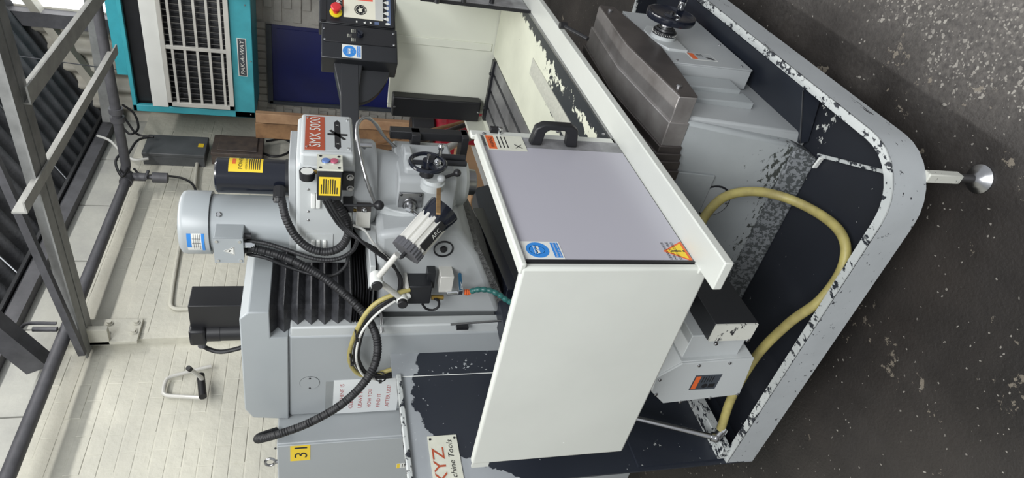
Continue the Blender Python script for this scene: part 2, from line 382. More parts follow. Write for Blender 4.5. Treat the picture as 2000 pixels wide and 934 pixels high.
# roof: corrugated sheets falling to the eaves at the back wall
def wave_sheet(o, U, Vd, N, wu, wv, pitch, amp, m, sub=8):
    mb = MB(m); n = int(wu/pitch*sub); P = []
    for j in (0, 1):
        for i in range(n+1): P.append(o+U*(wu*i/n)+Vd*(wv*j)+N*amp*math.cos(2*math.pi*i/sub))
    mb.add(P, [(i, i+1, n+1+i+1, n+1+i) for i in range(n)]); return mb
SL = math.tan(R(26.3)); rv = V(0, -1, SL).normalized(); rn = V(1,0,0).cross(rv)
roof = thing('ceiling', 'dark corrugated roof sheets', 'roof', (2, B, ZE+.1)); del roof['category'], roof['label']; roof['kind'] = 'structure'
for k in range(6):
    o = obj('roof_sheet', wave_sheet(V(W-1.05*(k+1)-.02, B+.15, ZE+.06)+V(0,0,.003*k), X1, rv, rn, 1.07, 1.85, .146, .024, 'roof'), roof, smooth=60)
gt = MB('iron'); gt.box((-2, B-.07, ZE-.01), (W-.02, B-.005, ZE+.075)); struct('trim_1', gt)
tg = MB('black_paint'); tg.box((-2, B-.10, ZE+.08), (W-.02, B-.005, ZE+.10)); struct('trim_2', tg)
# right wall: brick below, corrugated cladding above
ZC = PX(500, 235, 'X', W).z
wr = struct('wall_right', MB('brick_grey').box((W, -3, 0), (W+.3, B+.3, ZC)))
cl = obj('cladding_sheet', wave_sheet(V(W-.03, B+.05, ZC-.03), V(0,-1,0), Z1, V(-1,0,0), 3.2, 3.0, .16, .035, 'clad'), wr, smooth=60)
YL, YR = PX(640, 206, 'X', W).y, PX(640, 58, 'X', W).y       # boarded opening
ZT = PX(525, 130, 'X', W).z
# soldier course over the opening
nS = 12; pit = (YL-YR+.08)/nS; zs1 = PX(500, 130, 'X', W).z; zs0 = ZT+.01
sm = brick_mesh(pit-.012, zs1-zs0-.012, .012, 'brick_grey')
for k in range(nS): put(sm, 'brick', wr, (W, YR-.02+pit*(k+.5), (zs0+zs1)/2), R(-90))
BR = [brick_mesh(.213, .066, .010+.003*k, 'brick_grey') for k in range(3)]
for r in range(26):
    z = zs1 - .035 - r*.0765
    for c in range(18):
        y = YR - .03 - .11 - c*.225 - (.1125 if r % 2 else 0)
        if y < .8: continue
        px, py, _ = PJ((W, y, z))
        if py < -30 or px > 800: continue
        put(random.choice(BR), 'brick', wr, (W, y, z), R(-90))
    if z < zs1-.1:
        put(random.choice(BR), 'brick', wr, (W, YL+.14+(.03 if r % 2 else 0), z), R(-90))
d1 = struct('door_1', MB('navy_door').box((W-.006, YR, .3), (W+.02, YL, ZT)))
obj('door_board', MB('navy_door').box((W-.012, YR+.03, .3), (W-.004, YL-.07, ZT-.07)), d1)
fr = MB('door_frame'); fr.box((W-.03, YL-.02, .3), (W, YL+.012, ZT)).box((W-.03, YR, ZT-.03), (W, YL, ZT+.012)); obj('door_frame', fr, d1)
# window with daylight high on the right wall, and the dark post beside it
wy = PX(90, 16, 'X', W-.05).y
wn = struct('window_1', MB('skylight').box((W-.055, wy-1.2, 2.75), (W-.05, wy, 4.2)))
st = MB('iron'); st.box((W-.16, wy, 2.4), (W-.05, wy+.11, 4.4)); obj('window_post', st, wn)
# verge board along the slope where the roof meets the right wall
vb = MB('clad'); a = V(W-.10, B-.05, ZE-.02); vb.bar(a, a+rv*4, .10, .06, rn); struct('trim_3', vb)

# ------------------------------------------------------------------ roof steel
XC = PX(172, 683, 'Y', B).x
def angle_iron(a, b, s, t, m, u, w):        # L section: flanges along u and w
    a, b, u, w = Vector(a), Vector(b), Vector(u), Vector(w); d = b-a; mb = MB(m)
    mb.prism([a, a+u*s, a+u*s+w*t, a+u*t+w*t, a+u*t+w*s, a+w*s], d); return mb
zc = PX(172, 683, 'Y', B-.06).z
ch = thing('roof_tie', 'pale angle-iron roof tie bolted to the plate on the painted brick wall', 'roof tie', (XC, B-.06, zc-.06))
obj('angle', angle_iron((XC, B-.02, zc), (XC, -.6, zc+.02), .075, .008, 'iron_light', Z1, X1), ch)
obj('angle', angle_iron((XC-.012, B-.02, zc), (XC-.012, -.6, zc+.02), .075, .008, 'iron_light', Z1, -X1), ch)
p = MB('wall_paint'); p.box((XC-.015, B-.17, zc-.10), (XC+.02, B-.05, zc+.06)).box((XC-.015, B-.075, zc-.24), (XC+.17, B-.05, zc+.05)); pl = obj('wall_plate', p, ch, bevel=.003)
for i in range(2):
    for j in range(2):
        mb = MB('wall_paint'); c = V(XC+.055+.075*i, B-.075, zc-.19+.14*j-.02); mb.cyl(c, c-Y1*.006, .02, n=16).cyl(c-Y1*.006, c-Y1*.02, .013, n=6); obj('bolt', mb, pl)
def purlin(p0, p1, y, z, s, label, m='angle_pale', xe=None):
    a = PX(*p0, 'Y', y); b = PX(*p1, 'Y', y)
    mb = angle_iron((a.x, y, z), (xe or W-.05, y, z), s, .008, m, -Y1, Z1)
    return solo('purlin_angle', mb, label, 'angle iron', (a.x, y, z), 'angle irons across the roof ties')
q = PX(62, 205, 'X', XC); purlin((60, 205), (225, 0), q.y, q.z+.0, .085, 'wide pale angle iron running from the roof tie above the teal heater')
q = PX(93, 349, 'X', XC); o = purlin((51, 418), (240, 105), q.y, q.z+.0, .06, 'narrow angle iron crossing the roof tie beside the dark riser pipe', xe=PX(240, 105, 'Y', q.y).x)
a = PX(172, 683, 'Y', B-.1); b = PX(0, 292, 'X', XC-.05)
solo('tie_rod', MB('iron').bar(a+V(-.03,0,.02), a+(b-a)*1.3+V(-.03,0,.02), .035, .035), 'dark square steel strut rising from the wall plate to the roof', 'strut', a)
a = PX(78, 712, 'Y', B-.08); b = a+rv*2.6
solo('rafter', MB('iron').bar(a, b, .09, .12, rn), 'dark box-section rafter ending above the heavy wall pipe', 'rafter', a)
for (p0, p1, s, lb) in (((210, 238), (165, -60), .07, 'flat grey steel bar along the cladding, above the teal heater corner'), ):
    xw = W-.32; a = PX(*p0, 'X', xw); b = PX(*p1, 'X', xw)
    solo('wall_bar', MB('iron_light').bar(a, b, .012, s), lb, 'steel bar', a)
a = PX(38, 110, 'X', W-.6); b = PX(243, 138, 'X', W-.3)
solo('stay_wire', MB('iron').cyl(a, b, .004, n=8), 'thin dark stay wire hanging across the roof sheets', 'wire', a)

# ------------------------------------------------------------------ pipes and wiring on the walls
yp = B-.20
A = PX(-60, 1080, 'Y', yp); E = PX(250, 345, 'Y', yp)
t = thing('wall_pipe', 'heavy dark grey pipe along the top of the painted brick wall', 'pipe', E)
obj('pipe', MB('iron').cyl(V(A.x, yp, E.z), E, .034), t)
pe = MB('iron'); pe.ball(E, .045).cyl(E-X1*.08, E-X1*.01, .043).cyl(E+V(0,0,-.02), E+V(0,0,.03), .043); obj('elbow', pe, t)
d0 = PX(312, 345, 'Y', yp)
obj('valve', MB('iron').cyl(E, V(E.x, yp, d0.z+.09), .03).cyl(V(E.x,yp,E.z-.16), V(E.x,yp,E.z-.26), .038).cyl(V(E.x,yp,d0.z+.10), V(E.x,yp,d0.z), .014).cyl(V(E.x-.05,yp-.02,d0.z+.08), V(E.x+.05,yp-.02,d0.z+.08), .011), t)
obj('bracket', MB('iron').tube([PX(42,640,'Y',yp-.03), PX(55,632,'Y',yp-.05), PX(110,632,'Y',yp-.04)], .010).cyl(PX(64,643,'Y',yp-.04), PX(112,643,'Y',yp-.04), .014), t)
a = E+V(0,-.10,0); b = V(E.x, PX(200, -20, 'X', E.x).y, E.z)
t = thing('riser_pipe', 'dark pipe running along the cladding beside the teal heater', 'pipe', a)
obj('pipe', MB('iron').cyl(E+V(0,-.02,.02), a, .032).cyl(a, b, .032), t)
for f in (.28, .33): obj('collar', MB('iron').cyl(a+(b-a)*f, a+(b-a)*(f+.03), .045), t)
cpt = lambda *ps, y=B-.03: [PX(px, py, 'Y', y) for px, py in ps]
solo('conduit', MB('wall_paint').tube(cpt((352, 470), (340, 540), (334, 585), (335, 600), (350, 604), (380, 603), (520, 600), y=B-.065), .013, step=.03), 'thin cream conduit bent into a corner below the motor housing', 'conduit', PX(335, 600, 'Y', B-.06))
solo('cable', MB('rubber').tube(cpt((262, 330), (275, 342), (300, 343), (340, 345), (365, 352), (380, 366), (384, 390), y=B-.09), .009), 'black cable drooping from the pipe valve to behind the motor', 'cable', PX(300, 343, 'Y', B-.09), 'loose black cables by the pipe')
solo('cable', MB('white_cable').tube(cpt((190, 265), (215, 275), (240, 300), (262, 312), (290, 310), y=B-.12), .010), 'thick white cable beside the dark pipe', 'cable', PX(240, 300, 'Y', B-.12))
for i, ps in enumerate([((240, 225), (250, 240), (268, 262), (300, 268)), ((240, 205), (262, 222), (270, 250), (255, 262), (240, 250)), ((248, 305), (268, 275), (290, 268)), ((246, 290), (226, 315), (238, 345), (250, 330))]):
    solo('cable', MB('rubber').tube(cpt(*ps, y=B-.2-.03*i), .009), ['black cable running from the riser pipe collar to the top of the grey junction box', 'black cable curled in a loop beside the riser pipe collar', 'short black cable from the pipe elbow to the grey junction box', 'black cable hooked around the elbow of the wall pipe'][i], 'cable', PX(*ps[0], 'Y', B-.2-.03*i), 'loose black cables by the pipe')
solo('cable', MB('rubber').tube(cpt((515, 300), (535, 306), (560, 300), (572, 285), (555, 272), (520, 276), y=B-.1), .010), 'black cable looped below the rusty switch box', 'cable', PX(515, 300, 'Y', B-.1))
def wall_box(p0, p1, m, name, label, cat):
    yf = B-.16; a = PX(p0[0], 298, 'Y', yf); b = PX(p1[0], 268, 'Y', yf); z0 = PX(p1[0], 298, 'Y', yf).z; z1 = PX(p0[0], 298, 'Y', yf).z
    t = thing(name, label, cat, (a.x, B-.05, z0)); x1 = b.x
    obj('body', MB(m).box((a.x, yf+.03, z0), (x1, B-.045, z1)), t, bevel=.004)
    obj('lid', MB(m).box((a.x-.004, yf, z0-.004), (x1+.004, yf+.03, z1+.004)), t, bevel=.006)
    return t, a, x1, z0, z1, yf
t, a, x1, z0, z1, yf = wall_box((277, 0), (400, 0), 'box_grey', 'junction_box', 'long dark grey steel junction box on the corner of the brick wall', 'junction box')
obj('label_plate', MB('yellow_label').box((x1-.16, yf-.003, z0+.02), (x1-.11, yf, z0+.06)), t)
t, a, x1, z0, z1, yf = wall_box((412, 0), (512, 0), 'rust_box', 'switch_box', 'rusty brown cast switch box below the grey junction box', 'switch box')
obj('cast_panel', MB('rust_box').box((a.x+.03, yf-.012, z0+.04), (x1-.03, yf, z1-.04)), t, bevel=.008)
cp = MB('wall_paint'); q0 = PX(385, 318, 'Y', B-.08); q1 = PX(380, 365, 'Y', B-.08); cp.tube([q0, PX(383,335,'Y',B-.08), q1], .013)
solo('conduit', cp, 'short cream conduit leaving the side of the grey junction box', 'conduit', q0)
# folded hook with a foam grip on the back wall
hk = thing('wall_hook', 'cream tubular fold-down hook with a black foam grip', 'hook', PX(355, 750, 'Y', B))
hp = lambda x, y, d=.03: PX(180+x/2.747, 560+y/2.747, 'Y', B-d)
obj('frame', MB('alu').tube([hp(640, 428), hp(600, 436), hp(500, 462), hp(420, 485), hp(393, 510), hp(382, 560), hp(395, 582), hp(480, 590), hp(585, 596, .05)], .011, step=.02), hk)
obj('arm', MB('alu').tube([hp(525, 443, .22), hp(585, 488, .10), hp(590, 520, .06)], .012, smooth=False), hk)
obj('end_cap', MB('rubber').cyl(hp(527, 445, .215), hp(515, 436, .235), .014), hk)
obj('foam_grip', MB('rubber').cyl(hp(582, 474, .07), hp(594, 592, .07), .021), hk)

# ------------------------------------------------------------------ teal heater
hx = 5.20
t = thing('unit_heater', 'teal metal unit heater with a pale grille on the far wall', 'heater', PX(494, 100, 'X', hx+.2))
yl = PX(400, 225, 'X', hx).y; yn = PX(400, -160, 'X', hx).y; z0 = PX(494, 120, 'X', hx).z; z1 = PX(262, 222, 'X', hx).z
HZ = lambda x: PX(x, 110, 'X', hx).z
HY = lambda y: PX(400, y, 'X', hx).y
zr0, zr1 = HZ(319), HZ(273)                          # dark slot at the top
b = MB('teal'); b.box((hx, yn, z0), (hx+.04, yl, HZ(452))).box((hx, yl-.055, z0), (hx+.04, yl, z1)).box((hx, yn, z1-.03), (hx+.04, yl, z1)).box((hx+.04, yn, z0), (W-.09, yl, z0+.02)).box((hx+.04, yl-.02, z0), (W-.09, yl, z1)).box((hx+.04, yn, z1-.02), (W-.09, yl, z1)).box((hx+.1, yn, z1), (W-.3, yl-.25, z1+.10))
obj('casing', b, t, bevel=.004)
obj('inner_box', MB('black_paint').box((hx+.06, yn, z0+.02), (hx+.30, yl-.02, z1-.02)), t)
g0, g1 = HZ(452), HZ(300); gy = HY(209)
obj('top_flap', MB('white_paint').box((hx-.005, yn, HZ(317)), (hx+.02, gy+.02, HZ(285))), t, bevel=.003)
gf = MB('alu'); gf.box((hx-.025, gy-.035, g0), (hx, gy, HZ(318))).box((hx-.025, yn, g0), (hx, gy, g0+.035)).box((hx-.025, yn, HZ(318)-.03), (hx, gy, HZ(318)))
ym = HY(96); gf.box((hx-.022, ym-.014, g0), (hx, ym+.014, HZ(318))); gr = obj('grille', gf, t, bevel=.002)
for k in range(5):
    z = g0 + (HZ(318)-g0)*(k+.75)/5.6; obj('grille_bar', MB('alu').box((hx-.018, yn, z-.009), (hx-.004, gy-.02, z+.009)), gr)
for k in range(22):
    y = gy-.06-k*.047
    if y < yn: break
    obj('fin', MB('steel').obox((hx+.03, y, (g0+HZ(318))/2), X1, V(.3,1,0), Z1, (.05, .006, HZ(318)-g0)), gr)
ls = MB('sign_white'); pz = HZ(476); py = HY(143); pw = py-HY(68); ph = HZ(464)-HZ(482)
ls.rect((hx, py, HZ(482)), V(0,-1,0), Z1, pw, ph, .003).mat('door_frame').rect((hx-.003, py-.006, HZ(482)+.006), V(0,-1,0), Z1, pw-.012, ph-.012, .0008)
ls.mat('sign_white').text('PAK-A-WAY', (hx-.004, py-.014, HZ(482)+ph*.28), V(0,-1,0), Z1, ph*.62, width=pw-.03, shear=.2)
obj('name_plate', ls, t, label='grey plate lettered PAK-A-WAY')
for (x, y) in ((490, 224), (490, 120), (478, 10)): screw(t, PX(x, y, 'X', hx), (-1,0,0), .006)

# ------------------------------------------------------------------ things stored behind the machine
def plank(x0, x1, y0, y1, d, xp, m, lb, name='plank'):
    a = PX(620, y1, 'X', xp); b = PX(620, y0, 'X', xp); a.z = PX(x0, y1, 'X', xp).z; b.z = .0
    return solo(name, MB(m).box((xp, b.y, b.z), (xp+d, a.y, a.z)), lb, 'plank', ((xp+d/2), a.y, b.z), bevel=.003)
plank(500, 1060, 229, 247, .05, 5.03, 'wood_light', 'pale timber plank upright against the far brick wall')
plank(500, 1060, 248, 276, .05, 5.09, 'wood', 'darker brown timber plank upright beside the pale one')
plank(690, 1060, 276, 300, .03, 5.25, 'wood', 'brown board standing behind the dark one, near the corner')
t = thing('red_case', 'red plastic machine case on the floor behind the mill', 'case', PX(960, 280, 'Y', 2.3))
a = PX(850, 262, 'Y', 2.3); b = PX(935, 232, 'Y', 2.3)
obj('body', MB('red_plastic').box((a.x-.05, 2.2, .0), (b.x+.1, 2.6, a.z)), t, bevel=.04, segs=3)
obj('motor_end', MB('black_plastic').cyl((a.x+.05, 2.3, a.z+.01), (a.x+.05, 2.3, a.z+.17), .10), t, bevel=.01)
obj('cap', MB('red_plastic').cyl((a.x-.12, 2.15, a.z-.30), (a.x-.12, 2.15, a.z-.05), .04), t)
for k, (p0, p1, m, r) in enumerate([((925, 238), (780, 292), 'dark_steel', .016), ((950, 246), (828, 318), 'alu', .018), ((905, 275), (770, 320), 'alu', .015), ((860, 250), (700, 290), 'wood', .012)]):
    a = PX(*p0, 'Y', 1.86+.06*k); b = PX(*p1, 'Y', 1.86+.06*k); e = a+(a-b)*1.6
    solo('bar_stock', MB(m).cyl(b+(b-a)*.3, e, r, n=14), ['dark steel bar leaning across the red case', 'bright aluminium bar leaning across the red case', 'shorter aluminium bar leaning behind the mill head', 'thin wooden stick leaning behind the mill head'][k], 'bar', e)
def carton(x0, x1, y0, y1, yp_, d, lb):
    a = PX(x0, y1, 'Y', yp_); b = PX(x1, y0, 'Y', yp_)
    t = thing('cardboard_box', lb, 'box', (a.x, yp_, b.z)); z1 = PX(x0, (y0+y1)/2, 'Y', yp_).z
    obj('body', MB('cardboard').box((a.x, yp_, .05), (b.x, yp_+d, z1)), t, bevel=.004)
    obj('tape', MB('sign_white').box((a.x+.02, yp_-.001, z1-.12), (b.x-.02, yp_+.001, z1-.095)), t)
    return t
carton(905, 960, 285, 385, 1.98, .35, 'brown cardboard box behind the black splash panel')

# ================================================================== chip tray
TX, TY, TB, TR, TZ = 1.078, .612, 1.80, 2.775, .288     # left, front, back, right, rim height
ZB = .185
def rounded(x0, y0, x1, y1, r, n=8):                    # outline, front-left and front-right corners rounded
    P = [(x0, y1)]
    P += [(x0+r-r*math.cos(a), y0+r-r*math.sin(a)) for a in [math.pi/2*k/n for k in range(n+1)]]
    P += [(x1-r+r*math.sin(a), y0+r-r*math.cos(a)) for a in [math.pi/2*k/n for k in range(n+1)]]
    P += [(x1, y1)]; return P
tray = thing('chip_tray', 'grey steel chip tray with a chipped black inside under the milling machine', 'tray', (2.1, 1.2, 0))
def wall_loop(mb, Po, Pi, z0, z1):
    n = len(Po)
    mb.add([(x, y, z0) for x, y in Po]+[(x, y, z1) for x, y in Po]+[(x, y, z0) for x, y in Pi]+[(x, y, z1) for x, y in Pi],
           [(i, i+1, n+i+1, n+i) for i in range(n-1)]+[(2*n+i+1, 2*n+i, 3*n+i, 3*n+i+1) for i in range(n-1)]+[(n+i, n+i+1, 3*n+i+1, 3*n+i) for i in range(n-1)]+[(i+1, i, 2*n+i, 2*n+i+1) for i in range(n-1)]+[(0, n, 3*n, 2*n), (n-1, 2*n-1+0, 4*n-1, 3*n-1)])
RC = .17
Po = rounded(TX, TY, TR, TB, RC); Pm = rounded(TX+.002, TY+.002, TR-.002, TB, RC); Pi = rounded(TX+.024, TY+.024, TR-.024, TB, RC-.02)
mb = MB('tray_grey'); wall_loop(mb, Po, rounded(TX+.004, TY+.004, TR-.004, TB, RC), ZB, TZ); tw = obj('outer_wall', mb, tray, smooth=30)
mb = MB('tray_rim'); wall_loop(mb, Po, Pi, TZ-.002, TZ+.004); obj('rim', mb, tray, smooth=30)
Pin = rounded(TX+.02, TY+.02, TR-.02, TB, RC-.02)
mb = MB('tray_inside'); wall_loop(mb, rounded(TX+.005, TY+.005, TR-.005, TB, RC), Pin, ZB, TZ-.003); obj('inner_wall', mb, tray, smooth=30)
mb = MB('tray_inside'); n = len(Po); mb.prism([(x, y, ZB) for x, y in rounded(TX+.003, TY+.003, TR-.003, TB, RC)], (0, 0, .012)); obj('pan', mb, tray)
mb = MB('iron'); mb.box((1.35, .85, 0), (2.5, 1.75, ZB)); obj('plinth', mb, tray)
lx, ly = 1.13, .665
for k, (x, y) in enumerate(((lx, ly), (2.70, ly))):
    mb = MB('beam_end'); mb.box((x-.0125, y-.0125, .075), (x+.0125, y+.0125, ZB)); lg = obj('leveling_leg', mb, tray, bevel=.003)
    mb = MB('steel'); mb.cyl((x, y, .02), (x, y, .09), .011).lathe((x, y, 0), Z1, [(0, .038), (.006, .038), (.014, .026), (.022, .015), (.03, .011)], 24); obj('levelling_pad', mb, lg)
# sloping inner chute along the front
mb = MB('navy_black'); xe = 1.555
mb.hexa([(xe, TY+.03, TZ-.075), (TR-.1, TY+.03, TZ-.075), (TR-.1, .80, ZB+.015), (xe-.03, .80, ZB+.015), (xe, TY+.03, TZ-.004), (TR-.1, TY+.03, TZ-.004), (TR-.1, .808, ZB+.045), (xe-.03, .808, ZB+.045)])
obj('chute', mb, tray, bevel=.002)
mb = MB('steel'); mb.bar((xe-.003, TY+.035, TZ-.004), (xe-.032, .805, ZB+.045), .003, .003); obj('chute_edge', mb, tray)
mb = MB('tray_rim'); mb.bar(PX(1598, 303, 'Z', .205), PX(1738, 338, 'Z', .205), .010, .008); obj('weld_rib', mb, tray)
mb = MB('white_paint'); mb.bar(PX(1605, 308, 'Z', .21), PX(1590, 328, 'Z', .21), .007, .016); obj('corner_tab', mb, tray, bevel=.002)
a = PX(1344, 786, 'Y', 1.76); b = PX(1418, 886, 'Y', 1.76)
mb = MB('tray_rim'); mb.box((TX+.01, 1.735, .29), (1.62, 1.79, .325)); obj('back_angle', mb, tray, bevel=.003)
# black painted splash sheets behind the table
zt = 1.372; xf = 1.516
mb = MB('splash_sheet'); mb.box((TX, 1.80, ZB), (xf, 1.806, zt)); sp = obj('splash_sheet', mb, tray)
mb = MB('tray_rim'); mb.box((TX, 1.785, zt-.018), (xf+.004, 1.812, zt)); obj('top_lip', mb, sp, bevel=.004)
mb = MB('white_paint'); mb.cyl((xf, 1.797, .85), (xf, 1.797, zt-.02), .0018, n=6); obj('seam', mb, sp)
mb = MB('splash_sheet'); mb.box((xf, 1.795, ZB), (1.66, 1.801, zt+.012)); obj('splash_sheet', mb, tray)
mb = MB('splash_flecks'); mb.box((TX+.012, 1.79, .3), (1.5, 1.7995, .62)); obj('splash_foot', mb, tray)
# maker's plate
mb = MB('plate_cream'); o = PX(905, 926, 'Y', 1.797); xr = V(1, 0, 0)
px0 = PX(880, 990, 'Y', 1.797).x; px1 = PX(880, 850, 'Y', 1.797).x; pz0 = PX(896, 880, 'Y', 1.797).z; pz1 = PX(838, 880, 'Y', 1.797).z
w_, h_ = px1-px0, pz1-pz0
mb.rect((px0, 1.80, pz0), X1, Z1, w_, h_, .004)
mb.mat('red_label').text('XYZ', (px0+w_*.26, 1.7955, pz0+h_*.52), X1, Z1, h_*.58, width=w_*.56)
mb.mat('ink').text('Machine Tools', (px0+w_*.22, 1.7955, pz0+h_*.20), X1, Z1, h_*.27, width=w_*.70, shear=.25)
for i in (0, 1):
    for j in (0, 1): mb.mat('ink').disc((px0+w_*(.05+.9*i), 1.7955, pz0+h_*(.08+.84*j)), X1, Z1, .004, .001, 12)
obj('name_plate', mb, sp, label='cream plate lettered XYZ Machine Tools')

# ================================================================== milling machine: bed and axes
mill = thing('milling_machine', 'light grey bed milling machine with an upright drive motor', 'milling machine', (1.9, 1.4, ZB))
C0 = 1.9
mb = MB('bed_grey')                                     # bed body, left face leaning outwards to the foot
yb0, yb1 = .80, 1.95
mb.hexa([(1.50, yb0, .255), (2.30, yb0, .255), (2.30, yb1, .255), (1.50, yb1, .255), (1.545, yb0-.035, .66), (2.255, yb0-.035, .66), (2.255, yb1, .66), (1.545, yb1, .66)])
bed = obj('bed', mb, mill, bevel=.012)
mb = MB('bed_foot'); mb.hexa([(1.462, .82, ZB+.012), (2.34, .82, ZB+.012), (2.34, 1.97, ZB+.012), (1.462, 1.97, ZB+.012), (1.497, .80, .262), (2.303, .80, .262), (2.303, 1.96, .262), (1.497, 1.96, .262)]); obj('bed_foot', mb, mill, bevel=.006)
mb = MB('grey_paint')                                   # stepped front of the bed
mb.hexa([(1.535, .775, .20), (2.265, .775, .20), (2.265, .83, .20), (1.535, .83, .20), (1.556, .757, .655), (2.244, .757, .655), (2.244, .83, .655), (1.556, .83, .655)])
obj('bed_front', mb, mill, bevel=.008)
mb = MB('bed_grey'); mb.box((1.72, .735, .36), (1.80, .775, .62)).box((1.66, .748, .34), (1.73, .775, .63)); obj('bed_pad', mb, mill, bevel=.004)
def bedX(z): return 1.50+(z-.255)/.405*.045
cz = (1391, 392); cc = PX(*cz, 'X', 1.522); n_ = V(-1, 0, .11).normalized(); u_ = V(0, -1, 0); v_ = n_.cross(u_) if n_.cross(u_).z > 0 else -n_.cross(u_)
mb = MB('black_paint'); cc.x = bedX(cc.z); mb.disc(cc, u_, v_, .058, .0015).mat('grey_paint').disc(cc+n_*.001, u_, v_, .052, .005); cpv = obj('round_cover', mb, bed)
for s in (-1, 1): screw(cpv, cc+n_*.006+v_*.045*s, n_, .004)
mb = MB('bed_grey'); q = PX(1340, 345, 'X', 1.53); mb.obox((1.528, q.y+.06, q.z-.01), n_, u_, v_, (.008, .15, .16)); obj('cover_plate', mb, bed, bevel=.002)
# telescopic way cover, a shallow ridge in nested plates
def ridge(y0, y1, hw, dz, m, t_):
    mb = MB(m); zt_, ze_ = .705+dz, .678+dz; zb_ = .615-dz*.3
    poly = [(C0-hw, y0, zb_+.005), (C0-hw, y0, ze_), (C0, y0, zt_), (C0+hw, y0, ze_), (C0+hw, y0, zb_+.005), (C0+hw*.55, y0, zb_), (C0, y0, zb_+.01), (C0-hw*.55, y0, zb_)]
    mb.prism(poly, (0, y1-y0, 0)); return obj('way_cover_plate', mb, mill, bevel=.0025, smooth=20)
hwid = .357
w0 = ridge(.695, .845, hwid, 0, 'bright_steel', 0)
obj('front_plate', MB('dark_steel').prism([(C0-hwid+.002, .691, .62), (C0-hwid+.002, .691, .676), (C0, .691, .703), (C0+hwid-.002, .691, .676), (C0+hwid-.002, .691, .62), (C0+hwid*.55, .691, .6), (C0, .691, .58), (C0-hwid*.55, .691, .6)], (0, .006, 0)), w0)
w1 = ridge(.773, .93, hwid+.006, .006, 'bright_steel', 0)
for k, y_ in enumerate((.847, .868, .890, .917, .962)): ridge(y_, y_+.09, hwid+.006+.007*(k+1), .006+.007*(k+1), 'dark_steel', 0)
for (x, z) in ((1.60, .655), (2.20, .655)): screw(w0, (x, .691, z), (0,-1,0), .009)
# gearbox with dial and handwheel at the front
gx0, gx1, gz0, gz1, gy = 1.806, 2.25, .287, .585, .70
gb = obj('gearbox', MB('grey_paint').box((gx0, gy+.004, gz0), (gx1, .77, gz1)), mill, bevel=.003)
fp = MB('grey_paint').prism([(gx0, gy, gz0-.002), (gx1, gy, gz0-.002), (gx1, gy, gz1), (gx0, gy, gz1)], (0, .005, 0)); obj('front_plate', fp, gb, bevel=.0015)
hx_, hz_ = 2.00, .533
fl = MB('pale_grey'); fl.prism([(hx_-.10, gy-.008, hz_-.05), (hx_+.10, gy-.008, hz_-.05), (hx_+.10, gy-.008, hz_+.02), (hx_+.05, gy-.008, hz_+.05), (hx_-.05, gy-.008, hz_+.05), (hx_-.10, gy-.008, hz_+.02)], (0, .01, 0)); obj('flange', fl, gb, bevel=.002)
for (x, z) in ((gx0+.02, gz1-.03), (gx0+.02, gz0+.03), (gx1-.02, gz0+.03), (gx0+.2, gz0+.02)): screw(gb, (x, gy, z), (0,-1,0), .004)
dl = MB('pale_grey'); dl.lathe((hx_, gy-.008, hz_), (0,-1,0), [(0, .043), (.012, .043), (.012, .038)], 32)
dl.mat('black_paint').lathe((hx_, gy-.018, hz_), (0,-1,0), [(0, .041), (.014, .040), (.016, .034), (.022, .032), (.022, .026), (.028, .024)], 36)
dl.mat('steel').lathe((hx_, gy-.044, hz_), (0,-1,0), [(0, .020), (.010, .020)], 24).mat('black_paint').lathe((hx_, gy-.054, hz_), (0,-1,0), [(0, .018), (.02, .016), (.03, .013)], 24)
dl.mat('sign_white')
for k in range(40):
    an = 2*math.pi*k/40; c = V(hx_+.0408*math.cos(an), gy-.025, hz_+.0408*math.sin(an)); dl.obox(c, (math.cos(an),0,math.sin(an)), (0,1,0), (-math.sin(an),0,math.cos(an)), (.001, .008 if k % 4 == 0 else .004, .0012))
obj('dial', dl, mill)
wy_ = gy-.078; hwc = V(hx_+.0, wy_, hz_-.004)
hwl = MB('black_gloss'); hwl.lathe(hwc, (0,-1,0), [(-.012, .016), (.0, .018), (.004, .03), (.000, .055), (-.002, .066), (-.010, .072), (-.010, .079), (.000, .083), (.012, .082), (.014, .074), (.006, .066), (.002, .05), (.004, .026), (.010, .020), (.011, .0)], 48)
hw = obj('handwheel', hwl, mill)
hp_ = hwc+V(.045, -.012, -.052)
obj('handle', MB('black_gloss').cyl(hp_+V(0,-.03,0), hp_+V(0,-.12,0), .013, .015).mat('chrome').cyl(hp_, hp_+V(0,-.03,0), .012), hw, bevel=.002)
obj('hub_screw', MB('black_paint').cyl(hwc+V(0,-.008,0), hwc+V(0,-.017,0), .008, n=6), hw)
# warning label on the gearbox
lb = MB('sign_white'); o = V(PX(1402, 121, 'Y', gy).x, gy, PX(1402, 121, 'Y', gy).z); lb.rect(o+V(0,-.0002,0), X1, Z1, .055, .095, .0006).mat('grey_paint').rect(o+V(.002,-.0008,.002), X1, Z1, .051, .091, .0002)
lb.mat('orange').rect(o+V(.004,-.001,.07), X1, Z1, .047, .02, .0002).mat('ink')
for k in range(4): lb.rect(o+V(.03,-.001,.04+.006*k), X1, Z1, .02, .0025, .0002)
lb.prism([o+V(.006,-.0012,.008), o+V(.022,-.0012,.012), o+V(.026,-.0012,.035), o+V(.014,-.0012,.028)], (0,-.0002,0)); obj('warning_label', lb, gb)
